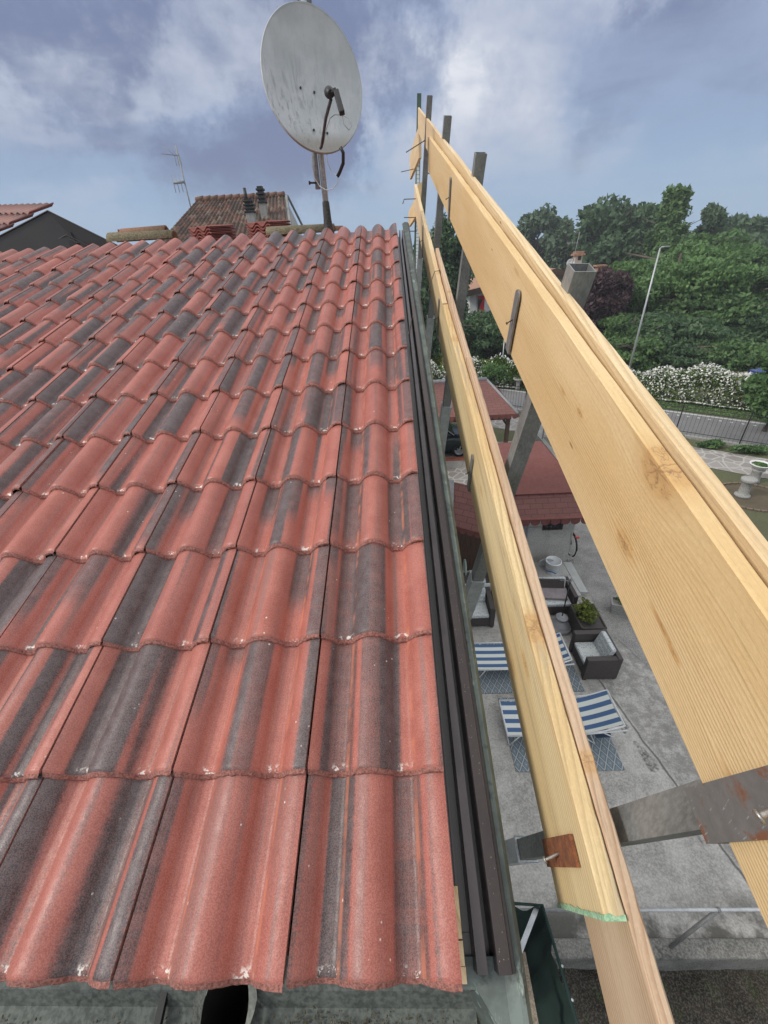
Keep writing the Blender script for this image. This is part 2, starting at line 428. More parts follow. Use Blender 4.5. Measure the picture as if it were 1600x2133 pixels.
def foliage_mat(name, dark, lite, scale=1.2, yellow=None):
    n = N(name); c = n.co()
    a = n.ramp(n.noise(c, scale, 3, .6), .35, .65)
    col = n.mix(a, dark, lite)
    g = n.noise(c, 9, 2, .6)
    col = n.mix(n.math('MULTIPLY', n.ramp(g, .5, .7), .55), col, tuple(min(1, x * 1.7) for x in lite))
    col = n.mix(n.math('MULTIPLY', n.ramp(g, .5, .3), .5), col, tuple(x * .5 for x in dark))
    if yellow: col = n.mix(n.ramp(n.noise(c, 14, 1), .60, .66), col, yellow)
    m = n.fin(col, .6, 0, .3)
    tr = n.node('ShaderNodeBsdfTranslucent'); n.put(tr.inputs[0], col)
    ms = n.node('ShaderNodeMixShader'); ms.inputs[0].default_value = .28
    n.t.links.new(n.b.outputs[0], ms.inputs[1]); n.t.links.new(tr.outputs[0], ms.inputs[2])
    n.t.links.new(ms.outputs[0], n.out.inputs[0]); return m
def stripe_mat():
    n = N('striped_canvas'); p = n.sep(n.co())
    k = n.math('FRACT', n.math('ADD', n.math('MULTIPLY', p[1], 6.1), .27))
    m_ = n.ramp(n.math('ABSOLUTE', n.math('SUBTRACT', k, .5)), .245, .262)
    col = n.mix(m_, (.66, .70, .66), (.035, .105, .25))
    w = n.noise(n.co(scale=(220, 220, 220)), 1, 2)
    col = n.mix(.07, col, n.mix(w, (.05, .07, .1), (.8, .8, .8)))
    n.bump(w, .2, .001); return n.fin(col, .85)
def rug_mat():
    n = N('woven_plastic_rug'); p = n.sep(n.co())
    d1 = n.math('PINGPONG', n.math('MULTIPLY', n.math('ADD', p[0], n.math('MULTIPLY', p[1], .62)), 7.2), .5)
    d2 = n.math('PINGPONG', n.math('MULTIPLY', n.math('SUBTRACT', p[0], n.math('MULTIPLY', p[1], .62)), 7.2), .5)
    mx = n.math('MINIMUM', d1, d2)
    lines = n.ramp(mx, .075, .045)
    inner = n.ramp(n.math('ABSOLUTE', n.math('SUBTRACT', mx, .29)), .05, .03)
    core = n.ramp(mx, .42, .45)
    k = n.math('MAXIMUM', lines, n.math('MAXIMUM', n.math('MULTIPLY', inner, .0), core))
    col = n.mix(k, n.mix(n.ramp(mx, .2, .24), (.10, .145, .18), (.17, .225, .26)), (.40, .44, .45))
    w = n.noise(n.co(scale=(150, 150, 150)), 1, 2); col = n.mix(.2, col, n.mix(w, (.04, .05, .06), (.5, .5, .5)))
    return n.fin(col, .8)
def cushion_mat():
    n = N('patterned_cushion'); c = n.co(scale=(1, 1, 1))
    v = n.vor(c, 30, 'F1', 0, .35)
    ring = n.ramp(n.math('ABSOLUTE', n.math('SUBTRACT', v, .36)), .10, .05)
    col = n.mix(ring, (.55, .58, .58), (.17, .22, .26))
    col = n.mix(n.ramp(v, .16, .10), col, (.10, .14, .18))
    n.bump(n.noise(c, 40, 3), .2, .004); return n.fin(col, .9)
def concrete_mat(name, a, b, stain, amount=.5):
    n = N(name); c = n.co('Object')
    big = n.noise(c, .55, 7, .62, .6); mid = n.noise(c, 3.1, 6, .65, .4); fine = n.noise(c, 46, 4, .7)
    col = n.mix(n.ramp(mid, .32, .68), a, b)
    st = n.math('MULTIPLY', n.ramp(big, .50, .63), n.ramp(n.noise(c, 9, 5, .7), .38, .6))
    col = n.mix(n.math('MULTIPLY', st, amount), col, stain)
    col = n.mix(.40, col, n.mix(n.ramp(fine, .38, .64), tuple(x * .5 for x in a), tuple(min(1, x * 1.45) for x in b)))
    crk = n.ramp(n.vor(n.co('Object', scale=(.55, .55, .55)), 1., 'DISTANCE_TO_EDGE'), .012, .004)
    crk = n.math('MULTIPLY', crk, n.ramp(n.noise(c, 1.2, 2), .5, .56))
    col = n.mix(n.math('MULTIPLY', crk, .6), col, stain)
    n.bump(n.math('ADD', fine, mid), .35, .01); return n.fin(col, .92)
def shingle_mat():
    n = N('red_roof_shingle'); br = n.node('ShaderNodeTexBrick')
    n.put(br.inputs['Vector'], n.tc.outputs['UV'])
    br.inputs['Scale'].default_value = 1.0; br.inputs['Brick Width'].default_value = .30; br.inputs['Row Height'].default_value = .14
    br.inputs['Mortar Size'].default_value = .010; br.inputs['Mortar Smooth'].default_value = .2; br.inputs['Bias'].default_value = -.3
    br.inputs['Color1'].default_value = (.135, .047, .041, 1); br.inputs['Color2'].default_value = (.185, .070, .060, 1)
    br.inputs['Mortar'].default_value = (.035, .015, .014, 1)
    g = n.noise(n.co(), 130, 3, .7); col = n.mix(.32, br.outputs[0], n.mix(n.ramp(g, .35, .65), (.06, .03, .03), (.42, .22, .19)))
    n.bump(n.math('ADD', br.outputs[1], n.math('MULTIPLY', g, -.5)), .4, .006).__class__
    return n.fin(col, .85)
def oldroof_mat():
    n = N('weathered_clay_tiles'); p = n.sep(n.tc.outputs['UV'])
    cu = n.math('FLOOR', n.math('MULTIPLY', p[0], 8.0)); cvv = n.math('FLOOR', n.math('MULTIPLY', p[1], 5.0))
    w = n.node('ShaderNodeCombineXYZ'); n.put(w.inputs[0], cu); n.put(w.inputs[1], cvv)
    wn_ = n.node('ShaderNodeTexWhiteNoise', noise_dimensions='2D'); n.put(wn_.inputs['Vector'], w.outputs[0])
    r = wn_.outputs[0]
    col = n.mix(n.ramp(r, .2, .8), (.035, .024, .020), (.15, .066, .048))
    col = n.mix(n.ramp(r, .84, .9), col, (.19, .15, .115))
    mo = n.noise(n.co(), 2.2, 5, .7); col = n.mix(n.ramp(mo, .5, .62, 0, .75), col, (.045, .043, .038))
    g = n.noise(n.co(), 18, 4, .7); col = n.mix(.22, col, n.mix(g, (.02, .02, .016), (.24, .16, .12)))
    return n.fin(col, .92)

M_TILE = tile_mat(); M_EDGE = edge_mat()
M_W1 = wood_mat('pine_plank', (.77, .575, .315), (.71, .495, .24), (.47, .28, .10), 0.0, kn=[(1.564, .058, .050, .036, 1.), (1.544, -.084, .030, .015, .9), (1.826, -.033, .016, .006, .9), (1.927, -.049, .018, .005, .7), (1.399, -.091, .030, .0035, 2.2), (1.365, -.093, .014, .004, 2.2), (1.22, -.10, .022, .008, .5), (2.45, .01, .035, .006, .6), (3.2, .05, .04, .008, .6), (2.1, .10, .03, .008, .4)], freq=115., tight=2.0, ringk=.46)
M_W2 = wood_mat('pine_plank_streaked', (.78, .615, .35), (.70, .51, .26), (.42, .28, .13), 3.3, kn=[(.503, .118, .040, .014, .9), (.447, .03, .035, .014, .8), (.498, -.10, .045, .022, .8), (.60, .059, .02, .006, .6), (.759, .076, .02, .005, .6), (1.594, .089, .04, .010, .6), (1.1, -.02, .03, .01, .6), (2.1, .05, .03, .01, .6)], blue=.40, freq=80.)
M_W3 = wood_mat('pine_plank_pink', (.63, .47, .325), (.56, .40, .265), (.36, .19, .10), 7.7, kn=[(2.34, .09, .02, .01, 1.), (.8, .1, .02, .01, .8)], freq=100.)
M_W4 = wood_mat('pine_plank_pale', (.77, .615, .39), (.70, .52, .30), (.47, .30, .13), 11.2, kn=[(2.05, .1, .03, .01, .8), (3.3, .1, .03, .01, .8)], freq=90.)
M_GALV = stuffmat('galvanised_steel', (.175, .180, .178), (.27, .275, .268), 14, .50, .25, 160, .2, .08, (1, 1, .35))
M_GALV_L = stuffmat('new_galvanised_steel', (.40, .42, .43), (.54, .56, .57), 18, .42, .3, 160, .2, .08)
M_RUST = stuffmat('rusty_steel', (.42, .15, .05), (.12, .045, .028), 38, .9, .0, 240, .5, .9)
def plate_mat():
    n = N('steel_plate_rusting'); c = n.co()
    r = n.math('ADD', n.ramp(n.noise(c, 22, 5, .65, .4), .50, .64), 0.)
    col = n.mix(n.noise(c, 60, 4), (.13, .13, .125), (.25, .245, .235)); col = n.mix(r, col, (.22, .095, .05))
    sc = n.ramp(n.noise(n.co(scale=(40, 300, 60), rot=(.5, .2, .3)), 1, 2), .66, .72); col = n.mix(n.math('MULTIPLY', sc, .5), col, (.5, .5, .5))
    n.bump(n.noise(c, 90, 4), .3, .002); return n.fin(col, n.ramp(r, 0, 1, .42, .85), .15)
M_PLATE = plate_mat()
M_NAIL = stuffmat('nail_steel', (.50, .47, .44), (.36, .33, .31), 90, .35, .8)
M_DNAIL = stuffmat('dark_nail', (.07, .06, .055), (.12, .10, .09), 90, .5, .6)
M_BROWN = stuffmat('brown_painted_sheet', (.028, .023, .026), (.038, .031, .034), 5, .28, 0, 200, .08, .04, spec=.6)
def copper_mat():
    n = N('weathered_verdigris_sheet'); c = n.co(scale=(1, 1, 1))
    a = n.noise(c, 7, 6, .65, .5); col = n.mix(n.ramp(a, .4, .65), (.085, .105, .100), (.145, .18, .168))
    sp = n.noise(n.co(scale=(30, 6, 30), rot=(0, 0, .5)), 1, 5, .7, .8)
    col = n.mix(n.ramp(sp, .61, .68, 0, .75), col, (.33, .41, .37))
    d = n.ramp(n.noise(c, 21, 5, .7), .55, .70, 0, .7); col = n.mix(d, col, (.035, .040, .038))
    n.bump(n.noise(c, 60, 4), .2, .004); return n.fin(col, .58, .25)
M_COPPER = copper_mat()
M_ANTH = stuffmat('anthracite_sheet_metal', (.009, .010, .011), (.015, .017, .018), 2, .5, .0, 60, .08, .05)
M_BLACK = stuffmat('black_plastic', (.012, .012, .014), (.022, .022, .024), 20, .5)
M_PVC = stuffmat('grey_pvc', (.20, .21, .22), (.28, .29, .30), 12, .5)
M_RATTAN = stuffmat('dark_brown_rattan', (.048, .040, .038), (.070, .060, .056), 30, .6, 0, 260, .3, .5)
M_WHITEP = stuffmat('white_painted_metal', (.62, .65, .66), (.74, .76, .77), 20, .45)
M_STRIPE = stripe_mat(); M_RUG = rug_mat(); M_CUSH = cushion_mat(); M_SHIN = shingle_mat(); M_OLDR = oldroof_mat()
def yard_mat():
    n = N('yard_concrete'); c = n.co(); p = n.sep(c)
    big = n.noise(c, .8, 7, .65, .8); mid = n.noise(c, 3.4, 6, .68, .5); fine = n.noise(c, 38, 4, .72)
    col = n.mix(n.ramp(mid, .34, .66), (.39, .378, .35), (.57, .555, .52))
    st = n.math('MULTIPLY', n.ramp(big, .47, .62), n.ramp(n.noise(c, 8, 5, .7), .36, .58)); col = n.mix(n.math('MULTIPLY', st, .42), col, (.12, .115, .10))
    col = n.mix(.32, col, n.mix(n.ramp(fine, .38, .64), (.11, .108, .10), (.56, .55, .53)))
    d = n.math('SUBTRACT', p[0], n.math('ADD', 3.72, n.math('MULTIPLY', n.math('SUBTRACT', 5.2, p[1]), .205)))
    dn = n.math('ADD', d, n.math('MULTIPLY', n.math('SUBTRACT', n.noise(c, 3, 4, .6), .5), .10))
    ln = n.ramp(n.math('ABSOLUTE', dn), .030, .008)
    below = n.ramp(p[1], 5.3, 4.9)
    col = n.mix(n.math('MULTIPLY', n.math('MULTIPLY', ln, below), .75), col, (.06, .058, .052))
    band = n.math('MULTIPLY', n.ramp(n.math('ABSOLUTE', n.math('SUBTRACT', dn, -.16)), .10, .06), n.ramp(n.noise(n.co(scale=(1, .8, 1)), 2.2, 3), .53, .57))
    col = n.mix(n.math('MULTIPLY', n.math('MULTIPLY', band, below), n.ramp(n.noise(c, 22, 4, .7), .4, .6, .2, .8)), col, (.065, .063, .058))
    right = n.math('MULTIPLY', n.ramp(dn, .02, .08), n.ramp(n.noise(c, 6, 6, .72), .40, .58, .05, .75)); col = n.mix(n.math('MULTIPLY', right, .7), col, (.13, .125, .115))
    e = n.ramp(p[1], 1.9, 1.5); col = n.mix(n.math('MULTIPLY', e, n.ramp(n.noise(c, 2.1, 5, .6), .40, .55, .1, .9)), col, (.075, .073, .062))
    n.bump(n.math('ADD', fine, mid), .35, .01); return n.fin(col, .92)
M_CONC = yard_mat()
M_WALLC = concrete_mat('mossy_wall_concrete', (.10, .10, .092), (.24, .235, .215), (.03, .032, .027), .9)
M_RENDER = concrete_mat('grey_wall_render', (.33, .32, .295), (.48, .465, .435), (.15, .14, .12), .7)
M_WHITE = stuffmat('white_wall_paint', (.66, .67, .66), (.76, .77, .76), 2, .9, 0, 30, .1)
M_TIMBER = stuffmat('brown_stained_timber', (.060, .035, .024), (.095, .055, .036), 20, .7, 0, 90, .3, .3, (1, 1, .1))
M_STONE = concrete_mat('weathered_stone', (.25, .25, .235), (.38, .375, .355), (.16, .16, .145), .6)
M_NET = stuffmat('dark_green_shade_net', (.006, .022, .019), (.011, .036, .031), 4, .85, 0, 300, .35, .5)
M_GLASS = stuffmat('dark_window_glass', (.03, .035, .04), (.05, .055, .06), 3, .12)
M_TERRA = stuffmat('old_terracotta', (.27, .125, .08), (.22, .15, .09), 9, .9, 0, 70, .35, .5)
M_MORTAR = stuffmat('mossy_mortar', (.14, .125, .075), (.23, .195, .125), 14, .95, 0, 80, .4, .8)
M_BRICK = stuffmat('red_brick', (.36, .10, .065), (.27, .09, .06), 9, .85)

# ------------------------------------------------------------------ the tiled roof we stand on
TW, TG = 0.300, 0.3095                       # tile width, course length
NR, NC = 14, 20
def roll(x):                                 # tile surface height across the roof
    t = ((x / TW) * 2 + .07 + 1000) % 1.0    # two rolls per tile, crown at t=0 / 1
    d = np.minimum(t, 1 - t)
    h = np.where(d < .375, np.cos(np.clip(d / .375, 0, 1) * np.pi / 2) ** .74, 0)
    return .047 * h - .047
def build_tiles():
    V = []; Fc = []; UV = []; RND = []; MI = []; SM = []; n = 0
    NX = 44
    rg = np.random.default_rng(21)
    for k in range(NR):
        for c in range(NC):
            x1 = -c * TW - .0012; x0 = x1 - TW + .0048
            xs = np.linspace(x0, x1, NX)
            jit = rg.normal(0, .0014); tilt = rg.normal(0, .0012); r3 = rg.random(3)
            # height so that x offset keeps profile in phase with the tile
            prof = roll(xs - x1 + .0)
            back = -.0175
            # loops along the tile: nose bottom, nose round, ... top end
            L = TG + .035
            hi = back * (L / TG)
            rough = rg.normal(0, .0008, NX); rough2 = rg.normal(0, .0008, NX)
            rows = []
            v0 = k * TG + jit
            thick = np.full(NX, .0165)
            side = (xs > x1 - .036)
            thick[side] = .0075
            tl = tilt * (xs - (x0 + x1) / 2) / TW * 2
            rows.append((v0 - .0035 + rough2, prof - thick - .003 + rough, 0))        # under edge
            rows.append((v0 - .0020 + rough2 * .8, prof - thick * .66 + rough * .6, 0))
            rows.append((v0 + .0062 + rough2 * .5, prof - .0036 + rough * .3, .004))
            rows.append((v0 + .0100, prof - .0006, .03))
            rows.append((v0 + .0150, prof - .0002, .045))
            for tpos in (.08, .30, .62, L / TG):
                rows.append((v0 + tpos * TG + 0 * xs, prof + back * tpos, tpos))
            pts = []
            for (vv, ww, uvv) in rows:
                ww = ww + tl
                pts.append(np.stack([xs, vv * CT - ww * ST, vv * ST + ww * CT], 1))
            # skirts along both long sides
            pts = np.array(pts)                                                # R,NX,3
            R_ = len(rows)
            V.append(pts.reshape(-1, 3))
            uvs = np.array([[((x - x0) / TW, rows[r][2]) for x in xs] for r in range(R_)]).reshape(-1, 2)
            for r in range(R_ - 1):
                for j in range(NX - 1):
                    a = n + r * NX + j
                    Fc.append((a, a + 1, a + NX + 1, a + NX))
                    MI.append(1 if r < 2 else 0); SM.append(r >= 2)
            UV.append(uvs); RND.append(np.tile(r3, (R_ * NX, 1)))
            n += R_ * NX
            dn = np.array([0, ST * .013, -CT * .013])
            for jcol in (0, NX - 1):
                e = pts[2:, jcol, :]; sk = np.concatenate([e, e + dn]); m_ = len(e)
                V.append(sk); UV.append(np.zeros((2 * m_, 2))); RND.append(np.tile(r3, (2 * m_, 1)))
                for i in range(m_ - 1):
                    q = (n + i, n + i + 1, n + m_ + i + 1, n + m_ + i)
                    Fc.append(q if jcol == NX - 1 else q[::-1]); MI.append(1); SM.append(False)
                n += 2 * m_
    me = bpy.data.meshes.new('tile_covering')
    V = np.concatenate(V); me.from_pydata(V.tolist(), [], Fc)
    uvl = me.uv_layers.new(name='UVMap'); UV = np.concatenate(UV)
    li = np.empty(len(me.loops), int); me.loops.foreach_get('vertex_index', li)
    uvl.data.foreach_set('uv', UV[li].ravel())
    at_ = me.attributes.new('tile_rnd', 'FLOAT_VECTOR', 'POINT'); at_.data.foreach_set('vector', np.concatenate(RND).ravel())
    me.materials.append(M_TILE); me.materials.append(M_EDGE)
    me.polygons.foreach_set('material_index', MI); me.polygons.foreach_set('use_smooth', SM)
    me.update(); return me
house = thing('tiled_house', 'house under the photographer with red and grey streaked roof tiles and a brown metal verge', 'house', (-3.0, 0.0, GZ))
roof = bpy.data.objects.new('roof', None); COL.objects.link(roof); roof.parent = house; roof.location = (3.0, 0, -GZ); WORLD[roof] = np.zeros(3)
o = bpy.data.objects.new('tile_covering', build_tiles()); COL.objects.link(o); o.parent = roof
VR = NR * TG                                 # ridge along the slope
deck = MB()
def slab(mb, u0, u1, v0, v1, w0, w1):
    p = [P(u0, v0, w0), P(u1, v0, w0), P(u1, v1, w0), P(u0, v1, w0), P(u0, v0, w1), P(u1, v0, w1), P(u1, v1, w1), P(u0, v1, w1)]
    return mb.hexa(p)
slab(deck, -6.05, -.015, .03, VR + .04, -.16, -.075)
# far slope, going down on the other side of the ridge
RY, RZ = VR * CT, VR * ST
def far(u, t, w): return np.array([u, RY + .02 + t * CT + w * ST, RZ - t * ST + w * CT])
deck.hexa([far(-9, 0, -.16), far(-.015, 0, -.16), far(-.015, 4.2, -.16), far(-9, 4.2, -.16), far(-9, 0, -.075), far(-.015, 0, -.075), far(-.015, 4.2, -.075), far(-9, 4.2, -.075)])
M_DECK = stuffmat('dark_roof_deck', (.03, .018, .016), (.05, .03, .025), 9, .9)
obj('roof_deck', deck, M_DECK, roof)
# tiles of the far slope, one sheet in tile profile (only its edge is ever seen)
xs = np.linspace(-9, -.0, 720); bt = MB(); vs = []; t_ = [0.03, 1.2, 2.6, 4.2]
for t in t_:
    vs.append(np.array([far(x, t, r) for x, r in zip(xs, roll(xs) - .03)]))
nx = len(xs); bt.add(np.concatenate(vs), [(i * nx + j, i * nx + j + 1, (i + 1) * nx + j + 1, (i + 1) * nx + j) for i in range(3) for j in range(nx - 1)], True)
obj('far_slope_covering', bt, stuffmat('plain_red_tile', (.42, .13, .09), (.50, .17, .12), 7, .7), roof)
wl = MB()
wl.box((-3.05, 4.2, (GZ + -.35) / 2), (5.7, 7.6, -GZ - .35))
wl.add([(-.2, .4, -.36), (-.2, 8.0, -.36), (-.2, 4.2, .98), (-5.9, .4, -.36), (-5.9, 8.0, -.36), (-5.9, 4.2, .98)],
       [(0, 1, 2), (3, 5, 4), (0, 2, 5, 3), (1, 4, 5, 2)])
obj('wall', wl, M_RENDER, house)

# brown verge sheet: a folded profile swept up the slope
vg = MB()
def prof_strip(mb, pts, v0, v1, squeeze=1.0, w_sh=0.0):
    n = len(pts)
    a = np.array([P(u, v0, w) for u, w in pts]); b = np.array([P(u * squeeze, v1, w + w_sh) for u, w in pts])
    # double skin so that the sheet has thickness
    cc = [(j, j + 1, n + j + 1, n + j) for j in range(n - 1)]
    mb.add(np.concatenate([a, b]), cc)
    dn = np.array([0, ST * .0015, -CT * .0015])
    mb.add(np.concatenate([a + dn, b + dn]), [q[::-1] for q in cc])
VP_ = [(-.02, -.050), (.004, -.050), (.006, -.058), (.010, -.058), (.012, -.082), (.026, -.082), (.029, -.036), (.047, -.036), (.050, -.105),
       (.062, -.105), (.065, -.034), (.088, -.036), (.091, -.046), (.096, -.047), (.098, -.060), (.100, -.062)]
prof_strip(vg, VP_, .012, VR - .12, .62)
o_v = obj('verge_sheet', vg, M_BROWN, house)
for v_ in (.9, 2.9):
    sc_m = MB(); sc_m.lathe([(0, .0035), (.0035, .0028), (.0045, 0)], P(.098 - .03 * v_ / 4.2, v_, -.0605), 10); obj('sheet_screw', sc_m, M_GALV_L, o_v)
dr = MB(); rg = np.random.default_rng(14)
for i in range(260):
    v_ = rg.uniform(.02, 4.1); k_s = 1 - .38 * v_ / 4.2; q = P(rg.uniform(.068, .086) * k_s, v_, -.0335); r_s = rg.uniform(.0003, .0010); dr.box(q, (r_s, r_s * 2, r_s))
tag(obj('tile_grit', dr, stuffmat('pale_grit', (.30, .22, .18), (.45, .40, .36), 90, .9), origin=P(.08, 2, 0)), 'fine tile grit scattered along the brown verge sheet', 'grit', kind='stuff')
# verdigris copper edging outside it, folding into the eave corner
cp = MB()
CP_ = [(.080, -.075), (.100, -.060), (.108, -.058), (.116, -.068), (.120, -.095), (.121, -.30)]
n_ = len(CP_)
CP2 = [(.052, -.045), (.072, -.034), (.098, -.036), (.112, -.050), (.116, -.09), (.117, -.30)]
a = np.array([P(u, -.14, w) for u, w in CP_]); b = np.array([P(u, VR + .10, w) for u, w in CP2])
cp.add(np.concatenate([a, b]), [(j, j + 1, n_ + j + 1, n_ + j) for j in range(n_ - 1)])
dn0 = np.array([0, ST * .0015, -CT * .0015]); cp.add(np.concatenate([a + dn0, b + dn0]), [(j, j + 1, n_ + j + 1, n_ + j)[::-1] for j in range(n_ - 1)])
# corner gusset below the brown sheet
def sheet(mb, pts, dn=(0, 0, -.0015)):
    n = len(pts); mb.add(pts, [tuple(range(n))]); mb.add(np.asarray(pts) + np.asarray(dn), [tuple(range(n))[::-1]])
sheet(cp, [P(-.01, .03, -.069), P(.10, .03, -.0705), P(.112, -.02, -.072), P(.116, -.13, -.074), P(.090, -.12, -.085), P(.045, -.035, -.088), P(.030, -.012, -.085), P(-.01, -.012, -.090)])
sheet(cp, [P(.030, -.012, -.085), P(.045, -.035, -.088), P(.090, -.12, -.085), P(.098, -.155, -.16), P(.035, -.05, -.19), P(.010, -.03, -.17)])
obj('copper_edging', cp, M_COPPER, house)
# wooden batten end showing between the last tile and the sheet
bt = MB(); slab(bt, -.012, .0085, .055, .125, -.062, -.040); slab(bt, -.012, .0095, .021, .052, -.064, -.046); slab(bt, -.012, .0105, -.0, .02, -.068, -.048)
obj('batten_end', bt, M_W4, house)

# eave gutter (weathered box gutter with an open outlet)
gt = thing('eave_gutter', 'dark verdigris eave gutter with open black outlet hole under the lowest tile course', 'gutter', P(-3, -.1, -.2))
gm = MB()
GP = [(.060, -.080), (.050, -.105), (-.020, -.125), (-.045, -.15), (-.075, -.152), (-.105, -.145), (-.125, -.11), (-.130, -.075), (-.140, -.068)]  # (v, w)
hx0, hx1 = -.475, -.388
def gstrip(x0, x1, sel=range(len(GP) - 1)):
    for j in sel:
        (v0, w0), (v1, w1) = GP[j], GP[j + 1]
        a = [P(x0, v0, w0), P(x1, v0, w0), P(x1, v1, w1), P(x0, v1, w1)]
        gm.add(a, [(0, 1, 2, 3)]); gm.add(np.array(a) + np.array([0, 0, -.002]), [(3, 2, 1, 0)])
gstrip(-6.05, hx0); gstrip(hx1, .03); gstrip(hx0, hx1, [0, 5, 6, 7])
GV_ = stuffmat('verdigris_gutter_sheet', (.062, .074, .070), (.12, .138, .128), 6, .7, .1, 90, .35, .4)
obj('trough', gm, GV_, gt)
om = MB(); t = np.linspace(0, 2 * np.pi, 28, endpoint=False)
cxo = (hx0 + hx1) / 2
lipv = [P(cxo + .0435 * math.cos(a), -.045 + .060 * math.sin(a), -.13) for a in t]
low = [p + np.array([0, 0, -.26]) for p in lipv]
om.add(lipv + low, [(j, (j + 1) % 28, 28 + (j + 1) % 28, 28 + j)[::-1] for j in range(28)], True); om.add(low, [tuple(range(28))])
obj('outlet', om, stuffmat('outlet_black', (.004, .004, .004), (.006, .006, .006), 9, .9), gt)
lp = MB()
lipc = [P(cxo + (.0435 + .014 * (1 + .3 * math.sin(5 * a))) * math.cos(a), -.045 + (.060 + .014) * math.sin(a), -.118) for a in t]
lipb = [P(cxo + .0435 * math.cos(a), -.045 + .060 * math.sin(a), -.126) for a in t]
lp.add(lipc + lipb, [(j, (j + 1) % 28, 28 + (j + 1) % 28, 28 + j) for j in range(28)], True)
obj('outlet_collar', lp, stuffmat('cracked_sealant', (.20, .215, .19), (.12, .135, .125), 40, .8, 0, 120, .4, .8), gt)
sm = MB(); slab(sm, -.560, -.548, -.13, -.02, -.140, -.128)
obj('seam', sm, M_ANTH, gt)
# debris of moss in the gutter
db = MB(); rg = np.random.default_rng(3)
for i in range(900):
    x = -.22 + rg.normal(0, .10) if i % 3 else -.95 + rg.normal(0, .4); v = -.078 + rg.normal(0, .014)
    r = rg.uniform(.0006, .0024) if abs(x - cxo) > .07 else 0
    if r == 0: continue
    x = x; c = P(x, v, -.148 + rg.uniform(0, .006))
    db.box(c, (r, r * rg.uniform(1, 3), r), Matrix.Rotation(rg.uniform(0, 3), 3, Vector(rg.normal(size=3)).normalized()))
tag(obj('gutter_debris', db, stuffmat('moss_and_grit', (.07, .062, .035), (.15, .13, .08), 60, .95), origin=P(-.2, -.08, -.16)), 'moss and grit lying in the eave gutter', 'debris', kind='stuff')

# ------------------------------------------------------------------ guard rail along the verge
def board(name, mat, label, v0, v1, Dn, Df, tk, top, bot, extra=None):
    """board between v0 and v1; top/bot give the depth below the lens at both ends; local Y runs along the board"""
    a = MB(); e = .002; wr_ = np.random.default_rng(int(abs(v0 * 977 + Dn * 3331)) + 3)
    n = 90; V = []; w4 = np.cumsum(wr_.normal(0, 1, (n + 1, 4)), 0); w4 -= w4.mean(0); w4 = .0012 * w4 / (np.abs(w4).max(0) + 1e-6) + wr_.normal(0, .00022, (n + 1, 4))
    for i in range(n + 1):
        s = i / n; v = v0 + (v1 - v0) * s; D = Dn + (Df - Dn) * s
        ht = top[0] + (top[1] - top[0]) * s; hb = bot[0] + (bot[1] - bot[0]) * s
        wob = .0012 * math.sin(v * 3.1 + ht * 9)
        a1, a2, a3, a4 = w4[i] * (1.6 if 0 < i < n else 0)
        for (d, h) in ((D, ht + e + a1), (D + e + abs(a1), ht + a2), (D + tk - e - abs(a3) * 1.6, ht + a2), (D + tk, ht + e + abs(a3) * 2.2), (D + tk, hb - e), (D + tk - e, hb + a4), (D + e, hb + a4), (D, hb - e + a4)):
            V.append((d + CU + wob, v + CVv, CW - h))
    V = np.array(V); fs = []
    for i in range(n):
        for j in range(8):
            k = (j + 1) % 8; fs.append((i * 8 + j, i * 8 + k, (i + 1) * 8 + k, (i + 1) * 8 + j))
    fs += [tuple(range(8))[::-1], tuple(n * 8 + j for j in range(8))]
    org = V[:8].mean(0)
    a.add(V - org, fs)
    me = a.data(name); me.materials.append(mat)
    o = bpy.data.objects.new(name, me); COL.objects.link(o)
    o.location = P(*org); o.rotation_euler = (TH, 0, 0)
    tag(o, label, 'plank', 'planks of the edge guard rail'); return o
board('guard_plank', M_W1, 'wide knotty near plank of the upper guard rail, under the big rusting plate', -1.15, 4.60, .362, .370, .0255, (.354, .549), (.590, .776))
board('guard_plank', M_W4, 'longest upper plank behind the near one, its far tip highest against the sky', -1.15, 6.95, .399, .418, .0215, (.366, .561), (.59, .775))
A = board('guard_plank', M_W2, 'lower guard plank with a green painted cut end beside the rusty clamp', -.068, 2.50, .300, .302, .034, (.937, 1.040), (1.215, 1.300))
board('guard_plank', M_W4, 'far lower guard plank running past the ridge above the butt joint', 2.506, 5.72, .303, .309, .030, (1.036, 1.068), (1.292, 1.302))
board('guard_plank', M_W3, 'pinkish lower plank on the outside, near piece, reaching below the green painted end', -.65, 1.78, .3365, .338, .025, (.925, .985), (1.165, 1.215))
board('guard_plank', M_W3, 'pinkish lower plank on the outside, far piece beyond the split knot', 1.785, 3.42, .3375, .340, .025, (.988, 1.020), (1.215, 1.250))
# green paint on the cut end
gp = MB()
def qp(D, v, h): return Q(D, v, h)
ge = [qp(.2985, -.0695, .936), qp(.2985, -.0695, 1.217)]
n = 26
top = []; 
for i in range(n + 1):
    s = i / n; h = .936 + .281 * s; top.append((h, .004 + .004 * random.random()))
vs = [qp(.2992, -.0705, h) for h, _ in top] + [qp(.2992, -.068 + d, h) for h, d in top]
gp.add(vs, [(i, i + 1, n + 2 + i, n + 1 + i) for i in range(n)])
gp.add([qp(.2992, -.0705, .936), qp(.3345, -.0705, .936), qp(.3345, -.0705, 1.217), qp(.2992, -.0705, 1.217)], [(0, 1, 2, 3)])
gp.add([qp(.2992, -.0705, .9362), qp(.3345, -.0705, .9362), qp(.3345, -.0625, .9368), qp(.32, -.0655, .9368), qp(.31, -.061, .9368), qp(.2992, -.0635, .9368)], [(0, 1, 2, 3, 4, 5)])
g = obj('painted_end', gp, stuffmat('green_marking_paint', (.25, .47, .28), (.36, .52, .34), 60, .8, 0, 160, .4), None, origin=P(0, 0, 0))
